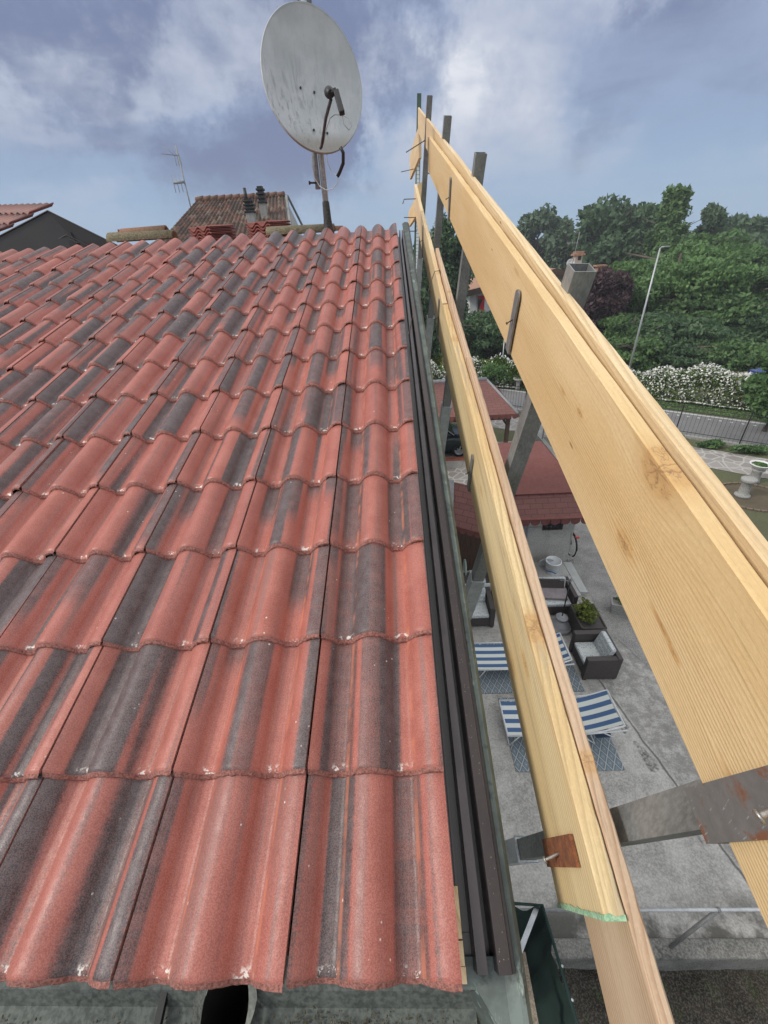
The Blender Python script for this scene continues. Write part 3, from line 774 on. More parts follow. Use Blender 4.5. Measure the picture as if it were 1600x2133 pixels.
g.parent = A; g.matrix_parent_inverse = (Matrix.Translation(A.location) @ A.rotation_euler.to_matrix().to_4x4()).inverted()

POSTV = [(.02, 'nearest guard rail post, crossing the frame low right behind the rusty clamp'),
         (1.08, 'second guard rail post from the camera, its open square top above the upper plank'),
         (2.52, 'third guard rail post, open top against the blue sky'),
         (3.95, 'fourth guard rail post, slimmer in the distance with dark top'),
         (5.55, 'farthest grey guard rail post, beside the tips of the upper planks')]
def sq_tube(mb, a, b, ex, ey, s, t=.003, open_top=True):
    """hollow square tube from a to b; ex, ey are unit cross axes"""
    o_ = []; i_ = []
    cr = [(-1, -1), (1, -1), (1, 1), (-1, 1)]
    for p in (a, b):
        for q in cr: o_.append(p + s / 2 * (q[0] * ex + q[1] * ey))
    for p in (a, b):
        for q in cr: i_.append(p + (s / 2 - t) * (q[0] * ex + q[1] * ey))
    v = np.array(o_ + i_); f = []
    for j in range(4):
        k = (j + 1) % 4
        f += [(j, k, 4 + k, 4 + j), (8 + j, 12 + j, 12 + k, 8 + k), (4 + j, 4 + k, 12 + k, 12 + j), (j, 8 + j, 8 + k, k)]
    mb.add(v, f)
EU = np.array([1.0, 0, 0]); EV = P(0, 1, 0); EW = P(0, 0, 1)
for i, (v, lab) in enumerate(POSTV):
    lean = .030 if i != 0 else .06
    topD, botD = .447, .335
    dv = .05 if i == 0 else (-.03 if i == 1 else 0)
    a = Q(botD, v, 2.35); b = Q(topD, v + dv, .372 + .0 * i)
    p = thing('guard_post', lab, 'post', a, 'steel posts of the edge guard rail')
    ax = (b - a) / np.linalg.norm(b - a)
    ex = EU - ax * (EU @ ax); ex /= np.linalg.norm(ex); ey = np.cross(ax, ex)
    m = MB(); sq_tube(m, a, b, ex, ey, .052); obj('tube', m, M_GALV, p)
    m = MB(); c = a + ax * .60; sq_tube(m, a - ax * .1, c, ex, ey, .064, .005)
    cc = c + ax * .0; m.tube([cc + .034 * ex + .034 * ey, cc + .034 * ex - .034 * ey, cc - .034 * ex - .034 * ey, cc - .034 * ex + .034 * ey, cc + .034 * ex + .034 * ey], .0028, 6)
    obj('sleeve', m, M_GALV_L, p)
    m = MB(); cl = a + ax * .30; m.box(cl - ex * .12, (.24, .05, .04), np.stack([ex, ey, ax], 1)); 
    obj('wall_arm', m, M_GALV, p)

def hook(v, D, h0, h1, mat, label, wd=.030, nail=True, rnd=True, tk=.006, back=.055, nmat=None, slant=0.):
    """flat steel strap standing against the inner face of a plank and hooking under it"""
    t = thing('rail_hook', label, 'clamp', Q(D, v, h1), 'steel hooks holding the guard planks')
    m = MB(); seg = 8
    pts = []
    hw = wd / 2
    if rnd:
        for k in range(seg + 1):
            a = math.pi * k / seg; pts.append((v + hw * math.cos(a) + slant, h0 + hw - hw * math.sin(a)))
    else:
        pts += [(v + hw + slant, h0), (v - hw + slant, h0)]
    pts += [(v - hw, h1), (v + hw, h1)]
    n_ = len(pts)
    fr = np.array([Q(D - tk, a, b) for a, b in pts]); bk = np.array([Q(D - .0006, a, b) for a, b in pts])
    f = [tuple(range(n_)), tuple(range(n_, 2 * n_))[::-1]] + [(j, n_ + j, n_ + (j + 1) % n_, (j + 1) % n_) for j in range(n_)]
    m.add(np.concatenate([fr, bk]), f)
    obj('strap', m, mat, t)
    m = MB()
    q = [Q(D - tk, v - hw, h1), Q(D - tk, v + hw, h1), Q(D + back, v + hw, h1), Q(D + back, v - hw, h1)]
    q2 = [x - EW * tk for x in q]; m.hexa(q2 + q)
    obj('hook_foot', m, mat, t)
    if nail:
        hm = (h0 * .55 + h1 * .45)
        nl = 1.5 if nmat else 1.; a = Q(D + .002, v, hm); b = Q(D - .022 * nl, v - .008 * nl, hm + .010 * nl)
        m = MB(); m.tube([a, b, b + (b - a) * .06], [.0019 * nl] * 3, 8); m.tube([b, b + (b - a) * .08], .0042 * nl, 8)
        obj('nail', m, nmat or M_DNAIL, t)
hook(1.22, .362, .480, .655, M_GALV, 'long grey steel strap with a bent nail on the middle of the upper plank', .040)
hook(2.93, .365, .525, .725, M_GALV, 'grey strap on the upper plank, second one from the middle going up', .036)
hook(4.62, .370, .555, .790, M_GALV, 'thin dark strap at the far end of the near upper plank', .030)
hook(1.22, .300, 1.09, 1.275, M_GALV, 'steel strap with a nail on the lower plank, in front of the red kiosk roof', .034)
hook(2.66, .300, 1.07, 1.318, M_GALV, 'narrow strap on the lower plank just below the butt joint', .030)
hook(4.2, .303, 1.07, 1.315, M_GALV, 'farthest strap on the lower plank near the ridge', .028)
hook(.018, .300, .995, 1.205, M_RUST, 'orange rusty clamp plate with a bent shiny nail on the near lower plank', .048, True, False, .007, .06, M_NAIL)
hook(.045, .362, .345, .655, M_PLATE, 'big scratched steel plate with rusty edges and nail, lower right corner', .056, True, False, .006, .06, M_NAIL)
# second, thinner leaf of the strap at mid-lower plank
# nail spikes and pins sticking out at the ridge end
def spike(p0, p1, p2, label, r=.004):
    m = MB(); m.tube([p0, p1] + ([p2] if p2 is not None else []), r, 8)
    one('steel_pin', m, M_DNAIL, label, 'pin', 'steel pins sticking out of the far planks')
spike(Q(.37, 5.0, .62), Q(.19, 4.9, .68), None, 'uppermost steel pin sticking out left of the far upper plank')
spike(at(862, 352, y=6.9), at(836, 358, y=6.6), None, 'steel pin through the tip of the sloping upper board')
spike(at(866, 414, y=5.2), at(842, 415, y=5.0), at(839, 425, y=5.0), 'hooked steel pin above the far lower plank, bent down at its tip')
spike(at(866, 453, y=5.8), at(842, 453, y=5.6), None, 'thin steel pin in the sloping lower board')
spike(at(868, 481, y=5.0), at(846, 482, y=4.8), at(843, 492, y=4.8), 'lowest hooked steel pin, just above the copper edging')
# boards of the guard rail that drop down the far slope
def farboard(name, p0, p1, hgt, tk, mat, label):
    m = MB(); p0, p1 = np.array(p0), np.array(p1); d = (p1 - p0) / np.linalg.norm(p1 - p0)
    up = np.array([0, 0, 1.0]); up -= d * (up @ d); up /= np.linalg.norm(up); sx = np.cross(d, up)
    a = [p0, p0 + sx * tk, p1 + sx * tk, p1]; m.hexa([x - up * hgt for x in a] + a)
    return one(name, m, mat, label, 'plank', 'planks of the edge guard rail')
farboard('guard_plank', at(872, 262, y=6.6), at(853, 325, y=8.6), .30, .035, M_W4, 'upper board sloping down the far side of the ridge, against the sky')
farboard('guard_plank', at(869, 405, y=6.4), at(851, 442, y=8.2), .20, .035, M_W1, 'small lower board sloping down the far side of the ridge')
m = MB(); m.hexa([at(866.5, 560, y=7.2), at(873.5, 560, y=7.2), at(873.5, 560, y=7.24), at(866.5, 560, y=7.24), at(868.5, 290, y=7.2), at(874, 290, y=7.2), at(874, 290, y=7.24), at(868.5, 290, y=7.24)])
pw = N('perforated_white_steel'); k_ = pw.ramp(pw.vor(pw.co(scale=(0, 0, 1)), 22, 'F1', 0, 0), .12, .08)
one('perforated_upright', m, pw.fin(pw.mix(k_, (.70, .80, .82), (.35, .42, .44)), .4), 'thin white perforated upright standing behind the far planks', 'upright')
m = MB(); m.hexa([at(862, 560, y=7.9), at(872, 560, y=7.9), at(872, 560, y=7.95), at(862, 560, y=7.95), at(869, 194, y=7.9), at(878, 194, y=7.9), at(878, 194, y=7.95), at(869, 194, y=7.95)])
one('timber_upright', m, stuffmat('green_painted_timber', (.05, .10, .07), (.09, .14, .10), 12, .8), 'dark green upright topping the far end of the rail against the sky', 'upright')
m = MB(); m.hexa([at(870, 440, y=6.9), at(880, 440, y=6.9), at(880, 440, y=7.0), at(870, 440, y=7.0), at(871, 384, y=6.9), at(880, 378, y=6.9), at(880, 378, y=7.0), at(871, 384, y=7.0)])
one('timber_block', m, M_W1, 'short orange timber block wedged behind the top of the far lower plank', 'block')
# tie wire hanging from the lower plank to the roof edge
m = MB(); m.tube([Q(.298, 3.0, 1.03), Q(.335, 3.0, 1.028), Q(.34, 3.0, 1.06)], .0024, 6)
m.tube([Q(.299, 3.0, 1.03), Q(.27, 2.95, 1.08), Q(.24, 2.9, 1.16), Q(.20, 2.8, 1.14)], .0022, 6)
m.tube([Q(.20, 2.8, 1.14), Q(.15, 2.6, 1.07), Q(.11, 2.35, 1.06), Q(.085, 2.15, 1.04)], .0022, 6)
one('tie_wire', m, M_DNAIL, 'bent dark tie wire from the lower plank across the copper edging to a tile', 'wire')

# ------------------------------------------------------------------ mast and satellite dish
mb0 = np.array([-.6, 4.233, 1.20])
mast = thing('antenna_mast', 'grey spotted steel mast with black tarred foot rising behind the ridge', 'mast', mb0)
m = MB(); m.tube([mb0, mb0 + [0, 0, 1.62]], .0245, 16); obj('pole', m, stuffmat('spotted_galvanised', (.30, .345, .36), (.46, .50, .51), 34, .5, .15, 120, .3), mast)
m = MB(); m.tube([mb0 + [0, 0, -.02], mb0 + [0, 0, .05], mb0 + [0, 0, .12], mb0 + [0, 0, .235], mb0 + [0, 0, .245]], [.060, .042, .034, .030, .026], 14)
obj('tar_collar', m, stuffmat('tar', (.018, .016, .016), (.04, .036, .034), 60, .5, 0, 120, .3, 1.), mast)
m = MB(); m.tube([mb0 + [-.052, -.005, .33], mb0 + [-.052, -.005, .80]], .022, 14); obj('clamp_pipe', m, stuffmat('grey_clamp_pipe', (.24, .27, .285), (.34, .37, .38), 30, .5, .15), mast)
for hz_ in (.37, .62):
    m = MB(); m.tube([mb0 + [-.05, -.02, hz_], mb0 + [-.115, -.03, hz_ + .003]], .007, 8); m.tube([mb0 + [-.108, -.03, hz_ + .003], mb0 + [-.122, -.032, hz_ + .003]], .013, 8)
    obj('bolt', m, M_BLACK, mast)
m = MB(); m.tube([mb0 + [-.045, 0, 1.36], mb0 + [-.045, 0, 1.66]], .008, 8); m.tube([mb0 + [.03, 0, 1.3], mb0 + [.03, 0, 1.66]], .02, 10)
obj('upper_bracket', m, M_PVC, mast)
az, el, da, db_ = .451, .159, .372, .412
dc = np.array([-.574, 4.083, 2.137])
dn_ = np.array([math.sin(az) * math.cos(el), -math.cos(az) * math.cos(el), math.sin(el)])
dr = np.array([math.cos(az), math.sin(az), 0.]); du = np.cross(dn_, dr)
if du[2] < 0: du = -du
dish = thing('satellite_dish', 'pale grey oval satellite dish with rain streaks, on the mast above the ridge', 'satellite dish', dc - du * db_)
def dpt(r, t, off): return dc + dr * (da * r * math.cos(t)) + du * (db_ * r * math.sin(t)) + dn_ * (.075 * (r * r - 1) + off)
m = MB(); rr = [0.001, .1, .2, .3, .42, .54, .66, .76, .86, .94, .985, 1.0]; ns = 72
vs = []; 
for r in rr: vs += [dpt(r, 2 * math.pi * j / ns, 0) for j in range(ns)]
vs += [dpt(1.012, 2 * math.pi * j / ns, .004) for j in range(ns)] + [dpt(1.022, 2 * math.pi * j / ns, -.004) for j in range(ns)] + [dpt(1.022, 2 * math.pi * j / ns, -.022) for j in range(ns)]
vs += [dpt(1.0, 2 * math.pi * j / ns, -.022) for j in range(ns)]
for r in rr[::-1]: vs += [dpt(r, 2 * math.pi * j / ns, -.006) for j in range(ns)]
L_ = len(vs) // ns
m.add(vs, [(i * ns + j, i * ns + (j + 1) % ns, (i + 1) * ns + (j + 1) % ns, (i + 1) * ns + j) for i in range(L_ - 1) for j in range(ns)], True)
dm = N('weathered_dish_paint'); c = dm.co(scale=(44, 44, 3.2)); a = dm.noise(c, 1, 5, .65, .3)
g_ = dm.noise(dm.co(), 5, 5, .6)
px_ = dm.sep(dm.co())
low_ = dm.ramp(px_[2], .75, .2); lft = dm.ramp(px_[0], .15, -.25)
amt = dm.math('MULTIPLY', dm.ramp(a, .50, .64), dm.math('ADD', .06, dm.math('MULTIPLY', low_, dm.math('ADD', .12, dm.math('MULTIPLY', lft, .42)))))
col = dm.mix(dm.ramp(g_, .35, .65), (.46, .50, .51), (.58, .61, .62)); col = dm.mix(amt, col, (.13, .15, .17))
sp_ = dm.noise(dm.co(), 190, 2, .6); col = dm.mix(.16, col, dm.mix(sp_, (.15, .16, .17), (.8, .82, .83)))
col = dm.mix(dm.math('MULTIPLY', dm.ramp(px_[2], .16, .03), .6), col, (.22, .17, .11))
obj('reflector', m, dm.fin(col, .55), dish)
for (fx, fy) in ((-.12, -.02), (.02, -.05), (-.06, -.46), (.08, -.49)):
    m = MB(); q = dc + dr * da * fx * 2 + du * db_ * fy * 1.4 + dn_ * (.075 * ((2 * fx) ** 2 + (1.4 * fy) ** 2 - 1))
    m.tube([q, q + dn_ * .008], .008, 8); obj('mounting_bolt', m, M_BLACK, dish)
lnb = at(688, 194, Z=2.62); foot = dc + dr * .06 - du * db_ * .93 + dn_ * .01
foot = at(670, 305, Z=3.02); elb = at(679, 245, Z=2.86)
m = MB(); m.tube([foot + dn_ * -.03, foot, elb, lnb - np.array([0, 0, .03])], [.010, .010, .011, .011], 10); obj('feed_arm', m, stuffmat('dark_steel_arm', (.06, .062, .07), (.12, .12, .13), 40, .5, .4), dish)
m = MB(); d_ = (dc - lnb); d_ /= np.linalg.norm(d_)
m.tube([lnb + d_ * .045, lnb + d_ * .043, lnb + d_ * .02, lnb - d_ * .03], [.030, .032, .030, .020], 16)
e2 = at(713, 236, Z=2.58); m2 = at(700, 190, Z=2.60)
m.tube([lnb - d_ * .01, m2], [.020, .019], 12)
bx = (e2 - m2); ln = np.linalg.norm(bx); bz = bx / ln; by = np.cross(bz, [1., 0, 0]); by /= np.linalg.norm(by); bxx = np.cross(by, bz)
m.box((e2 + m2) / 2, (.034, .030, ln), np.stack([bxx, by, bz], 1), .004)
obj('receiver_head', m, M_BLACK, dish)
m = MB(); 
pts = [(713, 240, 2.6), (716, 258, 2.6), (727, 271, 2.62), (733, 262, 2.64), (727, 247, 2.66), (712, 239, 2.7), (697, 239, 2.76), (688, 246, 2.82), (680, 268, 2.9), (674, 300, 3.0)]
m.tube([at(a, b, Z=c_) for a, b, c_ in pts], .0022, 6); obj('feed_cable', m, stuffmat('grey_cable', (.22, .22, .22), (.3, .3, .3), 9, .5), dish)
m = MB(); m.box(dc - dn_ * .17 - du * .1, (.14, .10, .22), np.stack([dr, dn_, du], 1), .01)
obj('rear_bracket', m, M_GALV, dish)
m = MB(); pts = [(709, 306, 3.12), (715, 318, 3.14), (715, 340, 3.2), (708, 358, 3.26), (703, 368, 3.28)]
m.tube([at(a, b, Z=c_) for a, b, c_ in pts], .013, 10)
one('cable_sheath', m, M_BLACK, 'curved black cable sheath hanging behind the dish', 'cable')
m = MB(); pts = [(680, 320, 3.2), (683, 340, 3.25), (692, 360, 3.3), (703, 366, 3.28), (704, 380, 3.3), (694, 393, 3.34), (680, 396, 3.36), (666, 388, 3.38), (655, 370, 3.36), (650, 345, 3.3), (649, 325, 3.25)]
m.tube([at(a, b, Z=c_) for a, b, c_ in pts], .0032, 6)
one('coax_cable', m, stuffmat('white_cable', (.55, .56, .56), (.45, .46, .46), 9, .5), 'thin pale cable looping round the mast below the dish', 'cable')

# ------------------------------------------------------------------ things on the ridge
def cap_tile(label, c, ln, rr_, ang, mat, tilt=0.):
    m = MB(); n_ = 12; ax = np.array([math.cos(ang), math.sin(ang), tilt]); ax /= np.linalg.norm(ax); sd = np.cross([0, 0, 1.], ax); sd /= np.linalg.norm(sd); up = np.cross(ax, sd)
    vs = []
    for s, r in ((-.5, rr_), (-.48, rr_), (.5, rr_ * .86)):
        for q in (r, r - .018): vs += [np.array(c) + ax * ln * s + sd * q * math.cos(math.pi * j / n_) + up * q * math.sin(math.pi * j / n_) * .8 for j in range(n_ + 1)]
    k = n_ + 1; f = []
    for i in (0, 2): 
        for j in range(n_): f += [(i * k + j, i * k + j + 1, (i + 2) * k + j + 1, (i + 2) * k + j), ((i + 1) * k + j + 1, (i + 1) * k + j, (i + 3) * k + j, (i + 3) * k + j + 1)]
    for j in range(n_): f += [(j, k + j, k + j + 1, j + 1), (4 * k + j + 1, 5 * k + j + 1, 5 * k + j, 4 * k + j)]
    m.add(vs, f, True); return one('ridge_tile', m, mat, label, 'ridge tile', 'old ridge tiles lying on the ridge')
cap_tile('old terracotta ridge tile lying loose on top of the mossy one at the left', at(306, 493, y=4.50), .40, .105, 0.12, M_TERRA, .05)
cap_tile('mossy yellowish ridge tile under the loose terracotta one', at(300, 500, y=4.44), .60, .095, 0.03, M_MORTAR)
cap_tile('long yellow mossy ridge tile just left of the mast foot', at(628, 486, y=4.42), .62, .085, 0.0, M_MORTAR)
cap_tile('short red ridge tile piece just right of the mast foot', at(702, 480, y=4.5), .12, .05, .1, M_TERRA)
m = MB(); m.box(at(257, 482, y=4.45), (.075, .06, .022), Matrix.Rotation(.2, 3, 'Y'), .003)
one('tile_fragment', m, M_BRICK, 'small bright red tile fragment at the left end of the ridge tiles', 'fragment')
m = MB(); m.box(at(268, 489, y=4.45), (.12, .07, .02), Matrix.Rotation(-.1, 3, 'Y'), .003)
one('tile_fragment', m, M_TERRA, 'flat brownish tile fragment under the bright red one', 'fragment')
def tile_stack(label, px0, px1, ytop, Y, n_, rot, w_=.0):
    base = at((px0 + px1) / 2, 500, y=Y); top = at((px0 + px1) / 2, ytop, y=Y)
    t = thing('tile_stack', label, 'tile stack', (base[0], Y, top[2] - n_ * .03 - .03), 'spare roof tiles stacked behind the ridge')
    wdt = .33
    for i in range(n_):
        m = MB(); xs_ = np.linspace(-wdt / 2, wdt / 2, 34); hh = .042 * .5 * (1 + np.cos((xs_ / .15) * 2 * np.pi + .6)); vs = []
        for yy in (-.03, .39):
            for dz in (0, -.013): vs += [(x, yy, h + dz + (.39 - yy) * -.05) for x, h in zip(xs_, hh)]
        vs = np.array(vs); k = 34; f = []
        for j in range(k - 1): f += [(j, j + 1, 2 * k + j + 1, 2 * k + j), (k + j + 1, k + j, 3 * k + j, 3 * k + j + 1), (j, k + j, k + j + 1, j + 1), (2 * k + j + 1, 3 * k + j + 1, 3 * k + j, 2 * k + j)]
        Rm = np.array(Matrix.Rotation(rot, 3, 'Z')); off = WORLD[t] + [0, 0, .03 * i + random.uniform(-.002, .002)]
        m.add(vs @ Rm.T + off + np.array([random.uniform(-.006, .006), 0, 0]), f, True)
        obj('stacked_tile', m, M_NEWT, t)
M_NEWT = stuffmat('new_red_tile', (.20, .062, .050), (.27, .085, .068), 12, .75, 0, 260, .3, .3)
tile_stack('left stack of spare red tiles, in front of the old roof', 393, 455, 462, 5.55, 7, -.42)
tile_stack('right stack of spare red tiles, below the two chimneys', 515, 578, 452, 5.45, 8, -.38)

# anthracite sheet-metal dormer at the far left
dm_ = thing('metal_dormer', 'anthracite sheet metal gable with a standing seam, red tiles behind it at the far left', 'dormer', (-4.6, 6.5, GZ + 5))
pk = at(100, 439, Z=5.5); lf = at(-150, 570, Z=5.5); rt = at(243, 516, Z=5.5); rt = rt + np.array([.25, 0, -.10])
bk = np.array([-.25, .9, 0.])
m = MB()
base_l = lf + [0, 0, -1.2]; base_r = rt + [0, 0, -1.2]
m.add([lf, pk, rt, base_r, base_l] + [x + bk * .06 for x in (lf, pk, rt, base_r, base_l)],
      [(4, 3, 2, 1, 0), (5, 6, 7, 8, 9), (0, 1, 6, 5), (1, 2, 7, 6), (2, 3, 8, 7)])
obj('gable_sheet', m, M_ANTH, dm_)
m = MB(); m.tube([(lf + pk) / 2 + [0, -.012, -.30], pk * .86 + rt * .14 + [0, -.012, -.20], rt + [-.1, -.012, -.16]], .006, 6, smooth=False)
m.tube([pk * .8 + rt * .2 + [0, -.01, -.14], pk * .75 + rt * .25 + [0, -.012, -.4]], .006, 6, smooth=False)
m.tube([lf + [0, -.004, 0], pk + [0, -.004, 0], rt + [0, -.004, 0]], .010, 6, smooth=False)
obj('seam_trim', m, M_ANTH, dm_)
m = MB(); q = at(112, 437, Z=5.55); xs_ = np.linspace(0, 2.2, 100); vs = []
dl = (lf - pk); dl /= np.linalg.norm(dl); bb = bk / np.linalg.norm(bk)
st0 = pk + bb * .12 + dl * -.02
for i in range(5):
    for (a0, lift) in ((0, .05), (.31, .03)):
        pass
MB_t = MB()
bb = at(-260, 446, Z=7.6) - pk; bb /= np.linalg.norm(bb); st0 = pk + np.array([.02, .05, .02]) + dl * -.04
for i in range(6):
    s0 = i * .30
    vs = []
    tt = np.linspace(0, 2.4, 80); hh = .034 * np.clip(np.cos((tt / .15) * 2 * np.pi * 1.0) * .5 + .5, 0, 1)
    for s, lift in ((s0 - .02, .020), (s0 + .33, .055)):
        for dz in (0, -.014): vs += [st0 + dl * s + bb * t_2 + np.array([0, 0, h + lift + dz]) for t_2, h in zip(tt, hh)]
    k = 80; f = []
    for j in range(k - 1): f += [(j, j + 1, 2 * k + j + 1, 2 * k + j), (k + j + 1, k + j, 3 * k + j, 3 * k + j + 1), (j, k + j, k + j + 1, j + 1), (2 * k + j + 1, 3 * k + j + 1, 3 * k + j, 2 * k + j)]
    f += [(0, 2 * k, 3 * k, k)]
    MB_t.add(vs, f, True)
obj('dormer_tiles', MB_t, stuffmat('aged_red_tile', (.30, .125, .105), (.20, .13, .12), 5, .7, 0, 120, .3, .3), dm_)
m = MB(); q = at(155, 508, Z=5.45); m.box(q, (.10, .06, .07), Matrix.Rotation(.5, 3, 'Y')); obj('flashing_clip', m, M_BLACK, dm_)

# ------------------------------------------------------------------ neighbour's old roof
nb = thing('old_roof_house', 'neighbouring house with mossy brown clay tile roof left of the mast', 'house', (-6, 20, GZ))
A_ = at(409, 418, Z=15.3); B_ = at(592, 408, Z=15.0); Cc = at(322, 515, Z=13.6); Dd = at(604, 515, Z=12.6)
def uvquad(name, a, b, c, d, mat, parent, wv=0., nu=120, nv=10, su=None, sv=None):
    """wavy tiled plane a(top left) b(top right) d(bottom right) c(bottom left) with metric UVs"""
    a, b, c, d = map(np.array, (a, b, c, d)); nn = np.cross(b - a, c - a); nn /= np.linalg.norm(nn)
    if nn[2] < 0: nn = -nn
    lu = np.linalg.norm(b - a); lv = np.linalg.norm(c - a); vs = []; uv = []
    for i in range(nv + 1):
        for j in range(nu + 1):
            s, t = j / nu, i / nv
            p = (a * (1 - s) + b * s) * (1 - t) + (c * (1 - s) + d * s) * t
            x = s * lu
            vs.append(p + nn * wv * (-math.cos(x * 2 * math.pi * 8.0) + 1.3 * ((t * lv * 5.0) % 1))); uv.append((x, t * lv))
    f = [(i * (nu + 1) + j, i * (nu + 1) + j + 1, (i + 1) * (nu + 1) + j + 1, (i + 1) * (nu + 1) + j) for i in range(nv) for j in range(nu)]
    mb = MB(); mb.add(vs, f, True); o = obj(name, mb, mat, parent); me = o.data
    ul = me.uv_layers.new(name='UVMap'); li = np.empty(len(me.loops), int); me.loops.foreach_get('vertex_index', li)
    ul.data.foreach_set('uv', np.array(uv)[li].ravel()); return o
r_ = uvquad('roof', A_, B_, Cc, Dd, M_OLDR, nb, .024, 220, 80)
E_ = at(622, 470, Z=16.5); back_r = at(640, 520, Z=16.0)
m = MB(); m.add([B_, E_, back_r, Dd], [(0, 1, 2, 3)]); obj('gable_wall', m, stuffmat('pale_gable', (.33, .33, .31), (.40, .40, .38), 2, .9), nb)
m = MB(); 
for s in range(12):
    a = A_ + (B_ - A_) * s / 12; b = A_ + (B_ - A_) * (s + 1.08) / 12; m.tube([a + [0, 0, .02], b + [0, 0, .045]], [.09, .10], 8)
obj('ridge_caps', m, stuffmat('weathered_ridge_cap', (.20, .10, .07), (.12, .075, .055), 6, .9), nb)
m = MB(); m.tube([B_ + [.12, 0, 0], E_ + [.15, 0, 0], back_r + [.15, 0, 0]], .045, 6, smooth=False); m.tube([B_ + [.1, -.1, -.02], Dd + [.12, -.05, 0]], .05, 6, smooth=False); obj('verge_board', m, stuffmat('grey_verge', (.26, .27, .26), (.2, .2, .2), 4, .8), nb)
m = MB(); wall_lo = [Cc, Dd, back_r, A_ + (back_r - Dd)]; m.hexa([np.array([p[0], p[1], GZ]) for p in wall_lo] + [np.array(p) - [0, 0, .12] for p in wall_lo]); obj('wall', m, M_WHITE, nb)
for (px0, py0, ytop, lab, wd, Z_) in ((553, 448, 396, 'c', .22, 14.2), (527, 462, 420, 'c', .25, 13.6)):
    a = at(px0, py0 + 10, Z=Z_); b = at(px0 - 2, ytop, Z=Z_); hh = b[2] - a[2]
    ch = thing('chimney', lab, 'chimney', a)
    ch.parent = nb; ch.location = a - WORLD[nb]; del ch['category']; del ch['label']
    m = MB(); m.box(a + [0, 0, hh * .22], (wd, wd, hh * .6)); obj('stack', m, M_STONE, ch)
    m = MB()
    for i in range(4): m.box(a + [0, 0, hh * (.56 + .13 * i)], (wd * (1.25 - .1 * (i % 2)), wd * (1.25 - .1 * (i % 2)), hh * .07), None, .01); m.box(a + [0, 0, hh * (.62 + .13 * i)], (wd * .8, wd * .8, hh * .08))
    obj('cap', m, M_ANTH, ch)
    if wd > .24: 
        m = MB(); m.tube([a + [-.05, 0, hh * .9], a + [-.05, 0, hh * 1.45]], .05, 8); obj('flue', m, M_BLACK, ch)
an = thing('tv_antenna', 'thin roof antenna mast with two aerials at the left corner of the old roof', 'antenna', at(398, 432, Z=17))
a = at(398, 434, Z=17); b = at(367, 305, Z=17)
a = np.array([ (a[0]+b[0])/2, a[1], a[2]-.5]); b = np.array([a[0]-.02, a[1], b[2]+.25])
a0 = at(398, 434, Z=17); b0 = at(366, 303, Z=17)
m = MB(); m.tube([a0 + [0, 0, -.3], b0], .028, 6); obj('pole', m, M_PVC, an)
def mid(s): return a0 + (b0 - a0) * s
m = MB(); q = mid(.84); e = q + at(336, 319, Z=17) - at(370, 323, Z=17); m.tube([q, e], .014, 5)
for k in range(6): s_ = k / 5; c_ = q + (e - q) * (.25 + .75 * s_); m.tube([c_ + [0, .12, 0], c_ - [0, .12, 0]], .008, 4)
for k in range(3): c_ = q + (e - q) * (-.05 + .1 * k) * 1.6; m.tube([c_, c_ + at(360 - 6 * k, 303, Z=17) - at(372, 324, Z=17)], .012, 4); m.tube([c_, c_ - [0, 0, .35]], .012, 4)
obj('upper_aerial', m, M_PVC, an)
m = MB(); q = mid(.42); e = q + at(357, 373, Z=17) - at(380, 371, Z=17); m.tube([q, e], .05, 6)
for k in range(4): c_ = q + (e - q) * k / 3; m.tube([c_ + (at(352, 356, Z=17) - at(358, 372, Z=17)), c_, c_ - [0, 0, .33]], .012, 4)
obj('lower_aerial', m, M_PVC, an)

# ------------------------------------------------------------------ ground
def flat(name, poly, z, mat, n_sub=None):
    m = MB(); m.add([(x, y, z) for x, y in poly], [tuple(range(len(poly)))]); return struct(name, m, mat)
def grass_ground():
    n = N('garden_grass'); c = n.co(); a = n.noise(c, .35, 6, .6, .3); b = n.noise(c, 4, 5, .65); g = n.noise(c, 70, 3, .7)
    col = n.mix(n.ramp(a, .40, .62), (.062, .078, .030), (.095, .082, .052))
    col = n.mix(n.ramp(b, .35, .65, 0, .6), col, (.125, .105, .075))
    col = n.mix(.45, col, n.mix(n.ramp(g, .35, .65), (.025, .035, .012), (.20, .22, .10)))
    n.bump(g, .5, .03); return n.fin(col, .95)
M_GRASS = grass_ground()
flat('ground', [(-400, -200), (400, -200), (400, 600), (-400, 600)], GZ - .62, M_GRASS)
flat('lawn', [(-30, 12.5), (5.0, 12.5), (5.0, 1.36), (60, 1.36), (60, -8), (200, 0), (200, 300), (-200, 300), (-200, 12.5)], GZ - .012, M_GRASS)
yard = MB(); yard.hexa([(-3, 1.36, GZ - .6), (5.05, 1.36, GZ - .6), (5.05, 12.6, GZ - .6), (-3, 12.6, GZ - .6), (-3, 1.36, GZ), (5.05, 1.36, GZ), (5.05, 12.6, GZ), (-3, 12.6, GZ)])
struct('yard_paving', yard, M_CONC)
def gravelmat():
    n = N('exposed_aggregate'); c = n.co(); b = n.noise(c, 2.5, 6, .65); g = n.noise(c, 60, 4, .75); 
    col = n.mix(n.ramp(b, .35, .65), (.20, .197, .19), (.33, .325, .31)); col = n.mix(.42, col, n.mix(n.ramp(g, .42, .58), (.05, .05, .048), (.5, .49, .46)))
    n.bump(g, .6, .01); return n.fin(col, .92)
M_AGG = gravelmat()
flat('rough_path', [(5.04, 1.36), (6.4, 1.36), (7.2, 9.0), (7.6, 13.2), (4.6, 12.6), (4.55, 7.3), (4.42, 6.4), (5.04, 4.8)], GZ + .006, M_AGG)
